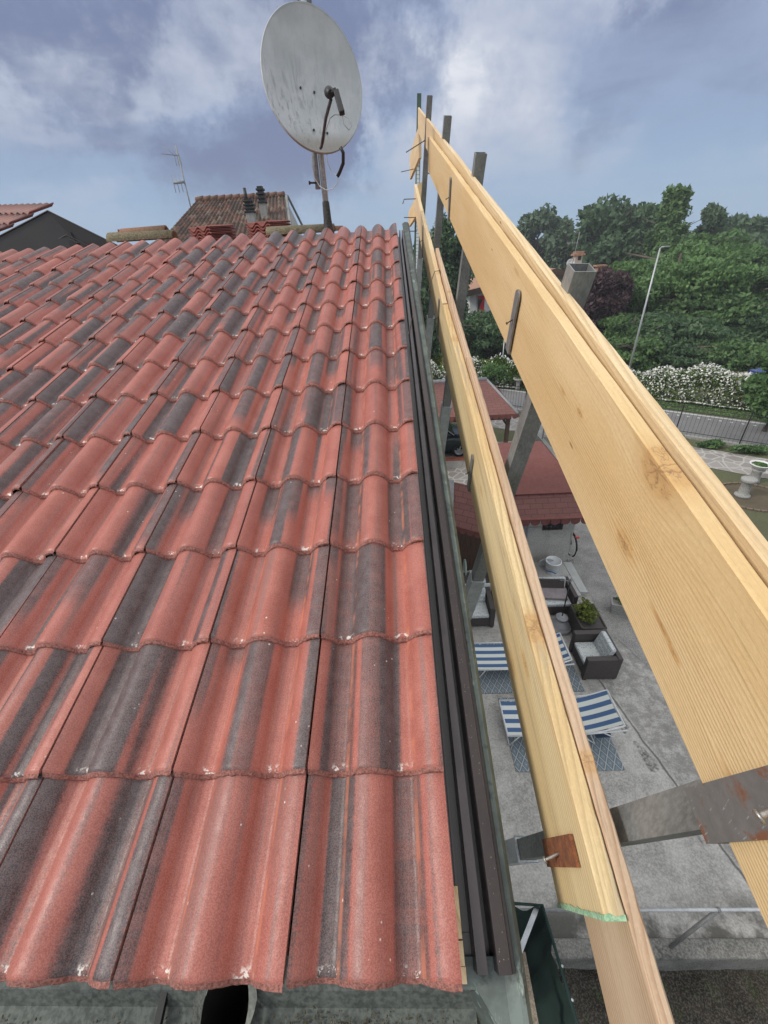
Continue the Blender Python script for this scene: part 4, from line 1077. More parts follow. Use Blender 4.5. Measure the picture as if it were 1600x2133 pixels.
# curb wall and lower soil near the house corner
cb = MB(); cb.box((4.6, 1.27, GZ - .28), (7.6, .18, .66), None, .02)
one('retaining_wall', cb, M_WALLC, 'low mossy concrete retaining wall below the pipe railing', 'wall')
def soil_mat():
    n = N('dark_damp_soil'); c = n.co(); b = n.noise(c, 2.2, 6, .65, .4); g = n.noise(c, 48, 4, .7); mo = n.noise(c, 5, 5, .7)
    col = n.mix(n.ramp(b, .35, .65), (.030, .026, .020), (.075, .062, .045)); col = n.mix(n.ramp(mo, .56, .66, 0, .8), col, (.06, .095, .025))
    col = n.mix(.4, col, n.mix(n.ramp(g, .45, .62), (.012, .011, .009), (.26, .24, .20))); n.bump(g, .8, .03); return n.fin(col, .95)
so = MB(); nx_, ny_ = 70, 30; vs = []
rg = np.random.default_rng(5)
for j in range(ny_ + 1):
    for i in range(nx_ + 1): x = .6 + 7.5 * i / nx_; y = -1.8 + 3.0 * j / ny_; vs.append((x, y, GZ - .50 + .05 * math.sin(x * 3.1 + y * 2) + .03 * rg.normal()))
so.add(vs, [(j * (nx_ + 1) + i, j * (nx_ + 1) + i + 1, (j + 1) * (nx_ + 1) + i + 1, (j + 1) * (nx_ + 1) + i) for j in range(ny_) for i in range(nx_)], True)
struct('soil_ground', so, soil_mat())
# crazy paving, road
def crazy_mat():
    n = N('crazy_paving'); c = n.co(scale=(1, 1, 1)); wv = n.noise(c, 2, 2)
    e = n.vor(c, 2.4, 'DISTANCE_TO_EDGE'); k = n.ramp(e, .075, .035)
    cc = n.vor(c, 2.4, 'F1', 1)
    col = n.mix(n.sep(cc)[0], (.19, .16, .145), (.32, .29, .27)); col = n.mix(k, col, (.46, .45, .42))
    g = n.noise(c, 40, 4, .7); col = n.mix(.35, col, n.mix(g, (.05, .05, .05), (.5, .5, .48))); return n.fin(col, .9)
M_CRAZY = crazy_mat()
du_ = np.array([.8, -.6]); dv_ = np.array([.6, .8])
def st(s, n_): q = du_ * s + dv_ * n_; return (q[0], q[1])
flat('stone_path', [st(-14, 18.0), st(30, 18.0), st(30, 19.9), st(-14, 19.9)], GZ + .004, M_CRAZY)
flat('patio', [(-1.5, 12.62), (6.1, 12.62), (6.1, 17.2), (-1.5, 17.2)], GZ + .002, M_CRAZY)
def road_mat():
    n = N('asphalt_road'); c = n.co(); b = n.noise(c, .8, 5, .6); g = n.noise(c, 60, 4, .7)
    col = n.mix(n.ramp(b, .35, .65), (.125, .125, .13), (.17, .17, .172)); col = n.mix(.3, col, n.mix(g, (.05, .05, .05), (.42, .42, .42))); return n.fin(col, .9)
flat('road', [st(-60, 20.9), st(80, 20.9), st(80, 24.4), st(-60, 24.4)], GZ - .002, road_mat())
flat('road_edge_line', [st(-60, 24.15), st(80, 24.15), st(80, 24.27), st(-60, 24.27)], GZ + .003, stuffmat('worn_white_paint', (.5, .5, .5), (.6, .6, .6), 6, .8))
dl_ = MB()
for i in range(44):
    s = -2 + i * .42; dl_.add([(*st(s, 23.72), GZ + .003), (*st(s + .10, 23.72), GZ + .003), (*st(s + .10, 23.84), GZ + .003), (*st(s, 23.84), GZ + .003)], [(0, 1, 2, 3)])
struct('road_dotted_line', dl_, stuffmat('dotted_white_paint', (.5, .5, .5), (.56, .56, .56), 6, .8))
kb = MB(); a, b = st(-20, 20.75), st(60, 20.75); kb.sweep([(0, 0, -.3), (.12, .16, -.3), (.12, .16, .10), (0, 0, .10)], np.array([*a, GZ]), np.array([*b, GZ]))
one('fence_kerb_wall', kb, M_STONE, 'low grey kerb wall carrying the street fence', 'wall')

# ------------------------------------------------------------------ vegetation
def leaves(mb, C_, n, size, flat_=.0, rg=None, up=.3):
    """n leaf quads at centres C_ (k,3)"""
    k = len(C_); nr = rg.normal(size=(k, 3)); nr[:, 2] += up; nr /= np.linalg.norm(nr, axis=1)[:, None]
    a = np.cross(nr, rg.normal(size=(k, 3))); a /= np.linalg.norm(a, axis=1)[:, None]; b = np.cross(nr, a)
    s = size * rg.uniform(.4, 1.5, (k, 1)); 
    q = np.stack([C_ - a * s, C_ - b * s * .55, C_ + a * s, C_ + b * s * .55], 1).reshape(-1, 3)
    mb.v.append(q); base = mb.n
    mb.f += [(base + 4 * i, base + 4 * i + 1, base + 4 * i + 2, base + 4 * i + 3) for i in range(k)]; mb.s += [False] * k; mb.n += 4 * k
def crown_pts(rg, n, c, r, shell=.55, lobes=26, lobe_r=.34, droop=.0, cone=False):
    c = np.array(c); r = np.array(r); out = []
    for i in range(lobes):
        d = rg.normal(size=3); d /= np.linalg.norm(d)
        rad_ = rg.uniform(shell, 1.0) ** .7
        if cone:
            z = rg.uniform(-1, 1); t = rg.uniform(0, 2 * math.pi); q = max(.12, (1 - z) / 2) ** .75
            lc = np.array([math.cos(t) * q * rad_, math.sin(t) * q * rad_, z])
        else: lc = d * rad_ * (1 - lobe_r * .7)
        lr = lobe_r * rg.uniform(.6, 1.25)
        m_ = int(n / lobes); p = rg.normal(size=(m_, 3)); p /= np.linalg.norm(p, axis=1)[:, None]; p *= (rg.uniform(.25, 1.0, (m_, 1)) ** .5) * lr
        p = lc + p * np.array([1, 1, .75]); out.append(p * r + c)
    return np.concatenate(out)
def tree(label, c, r, n, size, mat, trunk_h, rg_seed, name='tree', cat='tree', group=None, cone=False, lobes=40, lobe_r=.32, shell=.5, bark=None, core=None):
    rg = np.random.default_rng(rg_seed); x, y = c[0], c[1]; gz = GZ - .3
    t = thing(name, label, cat, (x, y, gz), group)
    m = MB(); tr = max(.06, r[0] * .055)
    m.tube([(x, y, gz), (x + .1, y, gz + trunk_h), (x + .05, y + .1, c[2]), (x, y, c[2] + r[2] * .6)], [tr * 1.3, tr, tr * .7, tr * .2], 9)
    for i in range(9):
        an_ = rg.uniform(0, 6.28); z0 = c[2] + r[2] * rg.uniform(-.6, .3); e = np.array([x + math.cos(an_) * r[0] * .8, y + math.sin(an_) * r[1] * .8, z0 + r[2] * .35])
        m.tube([(x, y, z0), (np.array([x, y, z0]) + e) / 2 + [0, 0, .2], e], [tr * .45, tr * .3, tr * .08], 6)
    obj('trunk', m, bark or M_BARK, t)
    m = MB(); leaves(m, crown_pts(rg, n, c, r, shell, lobes, lobe_r, cone=cone), n, size, rg=rg)
    obj('crown', m, mat, t); return t
M_BARK = stuffmat('tree_bark', (.07, .055, .042), (.12, .10, .08), 9, .95, 0, 60, .4, .6, (1, 1, .3))
G1 = foliage_mat('leaf_mid_green', (.070, .140, .052), (.130, .225, .080), .5)
G2 = foliage_mat('leaf_dark_green', (.052, .102, .052), (.098, .168, .078), .6)
G3 = foliage_mat('leaf_bluish_green', (.080, .135, .085), (.140, .205, .120), .5)
G4 = foliage_mat('leaf_fresh_green', (.080, .160, .055), (.150, .265, .090), .7)
GP = foliage_mat('leaf_purple', (.060, .034, .040), (.110, .065, .070), .8)
GS = foliage_mat('leaf_shrub', (.07, .11, .022), (.22, .26, .055), 9)
def tr_at(label, px, ytop, wpx, Z_, n, size, mat, seed, zbot=1.2, **k):
    top = at(px, ytop, Z=Z_); z1 = top[2]; r0 = wpx / F * Z_ / 2 * 1.28; zb = GZ + zbot
    return tree(label, (top[0], top[1], (z1 + zb) / 2), (r0, r0, (z1 - zb) / 2 * (1.0 if k.get('cone') else 1.10)), n, size, mat, zbot, seed, group='trees beyond the street', **k)
tr_at('round-topped dark tree, leftmost on the skyline right of the rail', 1128, 432, 92, 66, 9000, .42, G3, 1)
tr_at('smaller round tree on the skyline just right of the leftmost one', 1180, 452, 52, 64, 4500, .40, G3, 2)
tr_at('tallest broad dark tree on the skyline', 1298, 400, 165, 54, 15000, .38, G2, 3)
tr_at('bushy dark tree in the skyline gap left of the pointed one', 1375, 436, 90, 50, 7000, .36, G2, 4)
tr_at('pointed mid green tree right of the lamp post top', 1412, 400, 112, 42, 18000, .21, G1, 5, cone=True, lobes=110, lobe_r=.20)
tr_at('grey green feathery tree with a rounded point on the right', 1492, 436, 100, 44, 11000, .26, G3, 6, cone=True, lobes=90, lobe_r=.22)
tr_at('dark distant tree at the right edge of the frame', 1585, 446, 140, 60, 9000, .40, G2, 7)
tr_at('far dark tree between the feathery tree and the right edge', 1545, 440, 70, 70, 4500, .42, G2, 17)
tr_at('broad maple with bright leaves hanging over the white hedge', 1430, 490, 260, 33, 44000, .16, G4, 8, zbot=.4, lobes=80, lobe_r=.26)
tr_at('leafy tree left of the maple, behind the lamp post', 1310, 560, 130, 34.5, 9000, .21, G1, 9, zbot=.3)
tr_at('fresh green tree filling the right edge above the hedge', 1575, 505, 190, 35, 26000, .17, G1, 10, zbot=.4, lobes=70, lobe_r=.27)
tr_at('dark understory tree at the right behind the hedge end', 1590, 640, 150, 29.5, 9000, .18, G2, 11, zbot=.1)
tr_at('dark underplanting tree in the shade behind the middle of the hedge', 1480, 650, 190, 31, 10000, .18, G2, 12, zbot=.1)
tr_at('purple-leaved plum tree beside the steel post top', 1252, 548, 118, 31, 14000, .17, GP, 13, zbot=.3, lobes=50)
tr_at('tall dark evergreen seen between the posts near the ridge', 918, 440, 110, 30, 20000, .16, G2, 14, zbot=.2, cone=False, lobes=90, lobe_r=.25)
tr_at('round dense green bush below the flag', 1028, 650, 175, 29, 16000, .15, G2, 15, zbot=0, lobes=70, lobe_r=.27)
tr_at('small evergreen left of the copper edging', 880, 560, 70, 26, 6000, .15, G2, 16, zbot=.1)
tr_at('low spreading dark tree behind the hedge, below the maple', 1400, 655, 200, 29.5, 15000, .16, G2, 21, zbot=-.2, lobes=60, lobe_r=.27)
tr_at('low bright green tree behind the middle of the hedge', 1500, 600, 200, 30.5, 16000, .17, G1, 22, zbot=-.2, lobes=70, lobe_r=.26)
tr_at('low green tree between lamp post and plum tree', 1330, 640, 130, 29.8, 9000, .16, G1, 23, zbot=-.2, lobes=50, lobe_r=.27)
tr_at('mid green tree filling in behind the maple', 1470, 470, 190, 39, 16000, .24, G1, 24, zbot=.2, lobes=70, lobe_r=.27)
for k_, (px_0, yt_, w_0) in enumerate(((1330, 700, 120), (1420, 700, 150), (1520, 705, 160), (1610, 715, 130))):
    tr_at(('dark low bush right behind the white hedge, near the lamp post', 'dark low bush behind the middle of the white hedge', 'dark low bush behind the right part of the white hedge', 'dark low bush at the frame edge behind the white hedge')[k_], px_0, yt_, w_0, 27.3 - .2 * k_, 9000, .13, G2 if k_ % 2 else G1, 50 + k_, zbot=-.5, lobes=40, lobe_r=.3)
# yew near the street fence at the right edge
tree('yew-like evergreen overhanging the street fence at the right edge', (15.9, 17.0, GZ + 1.75), (1.35, 1.35, 1.35), 12000, .12, G1, .6, 30, lobes=60, lobe_r=.28, group='trees beyond the street')
# far wood: one mass
fw = MB(); rg = np.random.default_rng(77); pts = []
for i in range(700):
    an_ = rg.uniform(-.75, 1.25); R_ = rg.uniform(95, 150); x = math.sin(an_) * R_; y = math.cos(an_) * R_
    h = rg.uniform(6, 9.5); c = np.array([x, y, GZ + h * .5]); pts.append(crown_pts(rg, 90, c, (4.2, 4.2, h * .55), .5, 9, .45))
leaves(fw, np.concatenate(pts), 0, .95, rg=rg)
tag(obj('distant_wood', fw, G3, origin=(0, 100, GZ)), 'continuous belt of distant woodland closing the horizon', 'woodland', kind='stuff')
# flowering hedge (its own plants cannot be told apart)
hd = thing('flowering_hedge', 'long hedge covered in white blossom along the far side of the street', 'hedge', (*st(2, 26.0), GZ))
rg = np.random.default_rng(8); line = [(1.5, 27.0), (4.5, 26.6), (8, 25.9), (13.6, 22.9), (17.6, 19.9), (23, 15.9)]
def along(s):
    n_ = len(line) - 1; s = s * n_; i = min(int(s), n_ - 1); t = s - i; a, b = np.array(line[i]), np.array(line[i + 1]); return a * (1 - t) + b * t, (b - a) / np.linalg.norm(b - a)
def hedge_pts(n, inflate=0.):
    out = []
    for _ in range(n):
        p, d = along(rg.uniform(0, 1)); nrm = np.array([d[1], -d[0]])
        t = rg.uniform(-.2, math.pi * .95); hh = 1.55 + .25 * math.sin(p[0] * 1.3) + .12 * math.sin(p[0] * 4.1)
        r = (rg.uniform(.75, 1.02) + inflate)
        q = p - nrm * -1 * 0 + nrm * math.cos(t) * .85 * r
        out.append((q[0], q[1], GZ + max(0.02, math.sin(t)) ** .6 * hh * r))
    return np.array(out)
m = MB(); leaves(m, hedge_pts(30000, -.08), 0, .085, rg=rg); obj('foliage', m, foliage_mat('leaf_hedge', (.045, .085, .022), (.10, .17, .04), 1.5, (.30, .36, .05)), hd)
m = MB(); hp = hedge_pts(26000, .03)
cl_ = np.array([math.sin(p[0] * 2.1 + p[2] * 3) + math.sin(p[0] * 5.3 - p[2] * 4 + 1) * .6 + rg.normal() * .6 for p in hp]); dens_ = np.clip((hp[:, 0] - 8) / 5, 0, 1) * 1.5 - .7
hp = hp[cl_ + dens_ > -.35]; leaves(m, hp, 0, .055, rg=rg, up=1.2); obj('blossom', m, stuffmat('white_blossom', (.62, .64, .58), (.78, .79, .74), 9, .8), hd)
# grass verge behind the road
vb = MB(); rg = np.random.default_rng(9)
pts = []
for _ in range(9000):
    s = rg.uniform(-10, 26); n_ = rg.uniform(24.5, 25.7); q = st(s, n_); pts.append((*q, GZ + .04))
leaves(vb, np.array(pts), 0, .05, rg=rg, up=0); tag(obj('verge_grass', vb, G4, origin=(*st(5, 25), GZ)), 'grass verge between road and white hedge', 'grass', kind='stuff')
# weeds along the fence
for i, (s, w_, h_, lab) in enumerate(((-.6, .55, .32, 'leftmost clump of weeds at the foot of the street fence'), (.9, .6, .30, 'middle clump of weeds at the foot of the street fence'), (2.1, .95, .38, 'widest clump of weeds at the foot of the street fence, toward the right'))):
    q = st(s, 20.15); m = MB(); rg = np.random.default_rng(40 + i)
    pp = crown_pts(rg, 1800, (*q, GZ + h_ * .5), (w_, .35, h_ * .6), .3, 16, .4); leaves(m, pp, 0, .045, rg=rg)
    one('weed_clump', m, G1, lab, 'plant', 'weeds along the street fence')
m = MB(); rg = np.random.default_rng(55); q = at(912, 750, z=GZ + .9); pp = crown_pts(rg, 2600, q, (.42, .42, .85), .3, 22, .4); leaves(m, pp, 0, .05, rg=rg)
yb = thing('yellow_flowering_shrub', 'shrub with yellow flowers seen just right of the copper edging', 'shrub', (q[0], q[1], GZ)); obj('foliage', m, G4, yb)
fm = pp[rg.random(len(pp)) < .16]; m = MB(); leaves(m, fm + rg.normal(0, .03, fm.shape), 0, .045, rg=rg); tag(obj('flowers', m, stuffmat('yellow_petals', (.72, .60, .03), (.80, .70, .08), 9, .7), yb), kind='stuff')
m = MB(); rg = np.random.default_rng(56); q = at(1030, 778, z=GZ + .9); pp = crown_pts(rg, 3200, q, (1.0, .8, .75), .3, 24, .4); leaves(m, pp, 0, .07, rg=rg)
one('round_shrub', m, G4, 'bright green round shrub in front of the white hedge', 'shrub')

# ------------------------------------------------------------------ street furniture and fences
lm = thing('street_lamp', 'tall slender grey street lamp with a short bent arm in front of the trees', 'street lamp', (14.9, 26.9, GZ))
m = MB(); m.tube([(14.9, 26.9, GZ), (14.9, 26.9, GZ + 3.2), (14.9, 26.9, GZ + 6.9)], [.07, .055, .04], 10); obj('pole', m, M_GALV_L, lm)
m = MB(); m.tube([(14.9, 26.9, GZ + 6.9), (14.95, 26.85, GZ + 6.95), (15.08, 26.77, GZ + 6.97)], .03, 8); obj('arm', m, M_GALV_L, lm)
m = MB(); m.box((15.18, 26.70, GZ + 6.96), (.26, .12, .06), Matrix.Rotation(-.5, 3, 'Z'), .02); obj('lamp_head', m, M_PVC, lm)
m = MB(); q = at(1043, 790, z=GZ); m.tube([q, q + [0, 0, 2.6]], .03, 8); one('thin_pole', m, M_GALV_L, 'short thin grey pole standing before the white hedge below the middle strap', 'pole')
# wrought iron fence along the street
fe = thing('iron_fence', 'dark wrought iron railing with spear tops along the near side of the street', 'fence', (*st(5, 20.83), GZ))
rail = MB()
s0, s1 = -9.5, 13
for hz_ in (.25, 1.12, 1.28):
    a, b = st(s0, 20.83), st(s1, 20.83); rail.tube([(*a, GZ + hz_), (*b, GZ + hz_)], .014, 6)
obj('rails', rail, M_BLACK, fe)
bars = MB()
for i in range(int((s1 - s0) / .145)):
    q = st(s0 + i * .145, 20.83); bars.tube([(*q, GZ + .1), (*q, GZ + 1.36), (*q, GZ + 1.46)], [.0055, .0055, .002], 4)
tag(obj('bars', bars, M_BLACK, fe), kind='stuff')
for i in range(10):
    q = st(s0 + i * 2.25, 20.83); m = MB(); m.box((*q, GZ + .75), (.045, .045, 1.35), Matrix.Rotation(-.64, 3, 'Z')); m.tube([(*q, GZ + 1.42), (*q, GZ + 1.5)], [.03, .006], 8); obj('post', m, M_BLACK, fe)
# mesh panel fence with kerb between kiosk and street
mf = thing('mesh_fence', 'grey steel mesh fence on a concrete kerb behind the second guard post', 'fence', (6.2, 15.5, GZ))
m = MB(); m.box((6.2, 15.4, GZ + .16), (.16, 6.4, .36)); obj('kerb', m, M_STONE, mf)
m = MB()
for i in range(54): y = 12.3 + i * .118; m.tube([(6.2, y, GZ + .34), (6.2, y, GZ + 1.25)], .006, 4, caps=False)
for i in range(8): m.tube([(6.2, 12.3, GZ + .36 + i * .125), (6.2, 18.6, GZ + .36 + i * .125)], .006, 4, caps=False)
tag(obj('mesh_panel', m, M_GALV_L, mf), kind='stuff')
for i in range(4): m = MB(); m.box((6.2, 12.3 + i * 2.1, GZ + .8), (.05, .05, 1.0)); obj('post', m, M_GALV, mf)

# stone pedestal with a ring of bricks, white planter bowl
pc = np.array([11.3, 11.75, GZ])
pe = thing('stone_pedestal', 'short grey stone pedestal with moulded top inside a brick ring on the lawn', 'pedestal', pc)
m = MB(); m.lathe([(0, 0), (.22, 0), (.22, .05), (.17, .08), (.15, .12), (.145, .30), (.15, .48), (.18, .51), (.215, .54), (.225, .62), (.19, .65), (0, .65)], pc, 20); obj('column', m, M_STONE, pe)
rgm = MB()
for i in range(34):
    a = i * 2 * math.pi / 34; rgm.box(pc + [.25 + 1.02 * math.cos(a), -.1 + .92 * math.sin(a), .02], (.15, .07, .05), Matrix.Rotation(a + 1.57, 3, 'Z'), .008)
one('brick_ring', rgm, stuffmat('weathered_pink_brick', (.16, .11, .085), (.21, .155, .125), 9, .9), 'ring of small weathered bricks set in the lawn round the pedestal', 'edging')
flat('bed_soil', [(pc[0] + .25 + .96 * math.cos(t_3), pc[1] - .1 + .86 * math.sin(t_3)) for t_3 in np.linspace(0, 2 * math.pi, 24, endpoint=False)], GZ - .006, stuffmat('bed_earth', (.085, .070, .045), (.11, .09, .055), 4, .95))
bc = at(1568, 1003, z=GZ)
pb = thing('planter_bowl', 'white shallow planter bowl on a rough grey foot beside the stone path', 'planter', bc)
m = MB(); m.lathe([(0, 0), (.20, 0), (.16, .1), (.14, .4), (.2, .48), (0, .48)], bc, 16); obj('foot', m, M_STONE, pb)
m = MB(); m.lathe([(.10, .48), (.24, .58), (.30, .66), (.315, .68), (.29, .69), (.25, .65)], bc, 24); obj('bowl', m, M_WHITE, pb)
m = MB(); rg = np.random.default_rng(12); leaves(m, crown_pts(rg, 700, bc + [0, 0, .66], (.24, .24, .06), .2, 12, .4), 0, .03, rg=rg, up=1); obj('plants', m, G4, pb)
m = MB(); bc2 = at(1078, 812, z=GZ); 
m.lathe([(0, 0), (.16, 0), (.10, .3), (.14, .55), (.30, .62), (.33, .7), (.27, .7)], bc2, 16); one('garden_urn', m, M_STONE, 'small pale garden urn on the lawn beyond the far red roof', 'urn')

# white house with flag, and chimney roof behind the guard rail
wh = thing('white_house', 'white house with dark eaves and clay tile roof, half hidden behind the upper plank', 'house', (13, 43, GZ))
x0_, x1_, y0_, y1_ = 6.9, 20.5, 40.5, 49.0; ze = GZ + 4.45; zr = GZ + 5.0
m = MB(); m.box(((x0_ + x1_) / 2, (y0_ + y1_) / 2, (GZ + ze) / 2), (x1_ - x0_, y1_ - y0_, ze - GZ))
ym = (y0_ + y1_) / 2; m.add([(x0_, y0_, ze), (x1_, y0_, ze), ((x0_ + x1_) / 2, y0_, GZ + 5.4), (x0_, y1_, ze), (x1_, y1_, ze), ((x0_ + x1_) / 2, y1_, GZ + 5.4)], [(0, 1, 2), (3, 5, 4)]); obj('wall', m, M_WHITE, wh)
rfm = stuffmat('clay_tile_roof', (.30, .16, .10), (.38, .22, .14), 3, .9, 0, 12, .4, .5)
xm = (x0_ + x1_) / 2; zr = GZ + 5.5
m = MB()
for xa, xb in ((x0_ - .9, xm), (x1_ + .9, xm)):
    m.hexa([(xa, y0_ - 1.0, ze - .25), (xb, y0_ - 1.0, zr), (xb, y1_ + .8, zr), (xa, y1_ + .8, ze - .25), (xa, y0_ - 1.0, ze - .05), (xb, y0_ - 1.0, zr + .2), (xb, y1_ + .8, zr + .2), (xa, y1_ + .8, ze - .05)])
obj('roof', m, rfm, wh)
m = MB()
for xa in (x0_ - .92, x1_ + .92):
    m.hexa([(xa, y0_ - 1.08, ze - .50), (xm, y0_ - 1.08, zr - .25), (xm, y0_ - 1.02, zr - .25), (xa, y0_ - 1.02, ze - .50), (xa, y0_ - 1.08, ze - .06), (xm, y0_ - 1.08, zr + .19), (xm, y0_ - 1.02, zr + .19), (xa, y0_ - 1.02, ze - .06)])
obj('barge_boards', m, M_TIMBER, wh)
for (wx, wz) in ((7.95, GZ + 3.15), (11.0, GZ + 3.0)):
    m = MB(); m.box((wx, y0_ - .02, wz), (.75, .08, 1.15)); wf = obj('window', m, M_TIMBER, wh, origin=(wx, y0_, wz))
    m = MB(); m.box((wx, y0_ - .05, wz), (.55, .06, .95)); g_o = obj('pane', m, M_GLASS, wf)
    m = MB(); m.box((wx, y0_ - .15, wz - .64), (1.0, .3, .1)); obj('sill', m, M_STONE, wf)
m = MB(); m.box((9.2, y0_ - .3, GZ + 2.4), (.16, .16, 2.4)); m.box((10.2, y0_ - .6, GZ + 2.1), (2.2, 1.0, .12)); obj('balcony', m, M_TIMBER, wh)
cc_ = at(1202, 545, Z=41)
m = MB(); m.box(cc_ + [0, 0, -.4], (.7, .7, 1.9)); chp = obj('chimney', m, stuffmat('chimney_render', (.42, .38, .33), (.5, .46, .4), 3, .9), wh)
m = MB(); m.box(cc_ + [0, 0, .60], (1.05, 1.05, .16)); m.box(cc_ + [0, 0, .78], (.8, .8, .2)); obj('chimney_cap', m, rfm, chp)
m = MB(); m.box(cc_ + [.05, -.36, .3], (.3, .03, .35)); obj('flue_opening', m, M_BLACK, chp)
c2 = at(1250, 556, Z=43)
m = MB(); m.box(c2 + [0, 0, -.6], (.7, .7, 1.4)); m.box(c2 + [0, 0, .12], (1.1, 1.0, .14)); obj('low_chimney', m, rfm, wh)
dd_ = at(1188, 549, Z=40); m = MB(); m.lathe([(0.001, 0), (.2, .02), (.38, .09), (.39, .1), (.36, .11)], dd_, 18, np.array(Matrix.Rotation(rad(75), 3, 'X') @ Matrix.Rotation(0, 3, 'Z')))
one('small_dish', m, M_WHITEP, 'tiny white satellite dish beside the far clay chimney', 'satellite dish')
fa = thing('roof_aerial', 'thin aerial rising left of the far clay chimney', 'antenna', at(1190, 560, Z=40))
a = at(1190, 560, Z=40); m = MB(); m.tube([a, a + [0.25, 0, 3.0]], .03, 6); obj('pole', m, M_PVC, fa)
m = MB(); q = a + [.17, 0, 2.1]; m.tube([q + [-1.0, 0, .05], q + [.2, 0, 0]], .025, 5); 
for k in range(5): m.tube([q + [-.9 + k * .22, .0, -.14], q + [-.9 + k * .22, 0, .18]], .016, 4)
obj('elements', m, M_PVC, fa)
# flag
fp = at(1003, 625, Z=36); fl = thing('flag', 'red, white and green flag hanging in front of the white house', 'flag', fp)
m = MB(); m.tube([fp + [-.35, 0, -3.2], fp + [-.35, 0, .5]], .03, 8); obj('pole', m, M_GALV_L, fl)
for i, (nm, cm) in enumerate((('red_band', (.62, .025, .035)), ('white_band', (.78, .78, .80)), ('green_band', (.02, .25, .08)))):
    m = MB(); vs = []; nn_ = 8
    for j in range(9):
        for k in range(nn_ + 1): x = i * .62 + .62 * k / nn_; vs.append(fp + [x - .35, .10 * math.sin(x * 5 + j * .3), .3 - j * .19 + .05 * math.sin(x * 3)])
    m.add(vs, [(j * (nn_ + 1) + k, j * (nn_ + 1) + k + 1, (j + 1) * (nn_ + 1) + k + 1, (j + 1) * (nn_ + 1) + k) for j in range(8) for k in range(nn_)], True)
    obj(nm, m, stuffmat(nm, cm, tuple(x * .9 for x in cm), 3, .8), fl)

# ------------------------------------------------------------------ gazebo with red hipped shingle roof
def uvface(mb_list, name, pts, mat, parent, thick=.05, u_axis=None):
    """planar shingled face; UVs metric, u along first edge (the eave)"""
    pts = [np.array(p, float) for p in pts]; u = pts[1] - pts[0]; u /= np.linalg.norm(u); nn = np.cross(u, pts[2] - pts[0]); nn /= np.linalg.norm(nn); v = np.cross(nn, u)
    m = MB(); n_ = len(pts); m.add(pts + [p - nn * thick for p in pts], [tuple(range(n_)), tuple(range(n_, 2 * n_))[::-1]] + [(j, n_ + j, n_ + (j + 1) % n_, (j + 1) % n_) for j in range(n_)])
    o = obj(name, m, mat, parent); me = o.data; ul = me.uv_layers.new(name='UVMap'); li = np.empty(len(me.loops), int); me.loops.foreach_get('vertex_index', li)
    pp = np.array(pts + [p - nn * thick for p in pts]); uv = np.stack([(pp - pts[0]) @ u, (pp - pts[0]) @ v], 1); ul.data.foreach_set('uv', uv[li].ravel()); return o
def scallops(mb, a, b, n_, h=.13, off=(0, 0, 0)):
    a, b = np.array(a, float), np.array(b, float); d = (b - a) / n_
    for i in range(n_):
        p0 = a + d * i; q = [p0 + d * .03 + [0, 0, .02], p0 + d * .97 + [0, 0, .02]]
        arc = [p0 + d * (.5 + .47 * math.cos(t_4)) + np.array([0, 0, -h * .35 - h * .65 * math.sin(t_4)]) for t_4 in np.linspace(0, math.pi, 7)]
        pts_ = [q[0], q[1]] + arc; pts_ = np.array(pts_) + np.array(off); nn = np.cross(d, [0, 0, 1.]); nn = nn / np.linalg.norm(nn) * .01
        k = len(pts_); mb.add(np.concatenate([pts_, pts_ - nn]), [tuple(range(k)), tuple(range(k, 2 * k))[::-1]] + [(j, (j + 1) % k, k + (j + 1) % k, k + j) for j in range(k)])
ga = thing('garden_gazebo', 'timber gazebo with hipped red shingle roof beyond the parked car', 'gazebo', (1.8, 15.6, GZ))
ez, rz = GZ + 2.3, GZ + 3.05
e = [(-1.6, 14.28, ez), (4.35, 14.28, ez), (4.35, 17.9, ez), (-1.6, 17.9, ez)]; r1, r2 = (-.2, 16.1, rz), (3.0, 16.1, rz)
r1, r2 = (.3, 16.3, rz), (3.55, 16.3, rz)
uvface(None, 'front_roof', [e[0], e[1], r2, r1], M_SHIN, ga); uvface(None, 'right_roof', [e[1], e[2], r2], M_SHIN, ga)
uvface(None, 'back_roof', [e[2], e[3], r1, r2], M_SHIN, ga); uvface(None, 'left_roof', [e[3], e[0], r1], M_SHIN, ga)
m = MB(); m.tube([r1, r2], .09, 8); m.tube([r2, e[1]], .05, 6); obj('ridge_flashing', m, M_PVC, ga)
m = MB(); scallops(m, (e[0][0], e[0][1] - .02, ez - .02), (e[1][0], e[1][1] - .02, ez - .02), 26, .16); scallops(m, (e[1][0] + .02, e[1][1], ez - .02), (e[2][0] + .02, e[2][1], ez - .02), 16, .16); obj('scalloped_edge', m, stuffmat('plain_shingle', (.140, .048, .041), (.185, .068, .058), 9, .85, 0, 130, .4), ga)
for (x, y) in ((-1.3, 14.6), (1.4, 14.6), (4.1, 14.6), (4.1, 17.6), (-1.3, 17.6)):
    m = MB(); m.box((x, y, (GZ + ez) / 2 - .05), (.13, .13, ez - GZ - .1)); obj('post', m, M_TIMBER, ga)
m = MB(); m.box((1.4, 14.6, ez - .22), (5.6, .1, .16)); m.box((4.1, 16.1, ez - .22), (.1, 3.2, .16)); m.box((4.1, 16.1, GZ + 1.75), (.07, 3.0, .07)); obj('beams', m, M_TIMBER, ga)

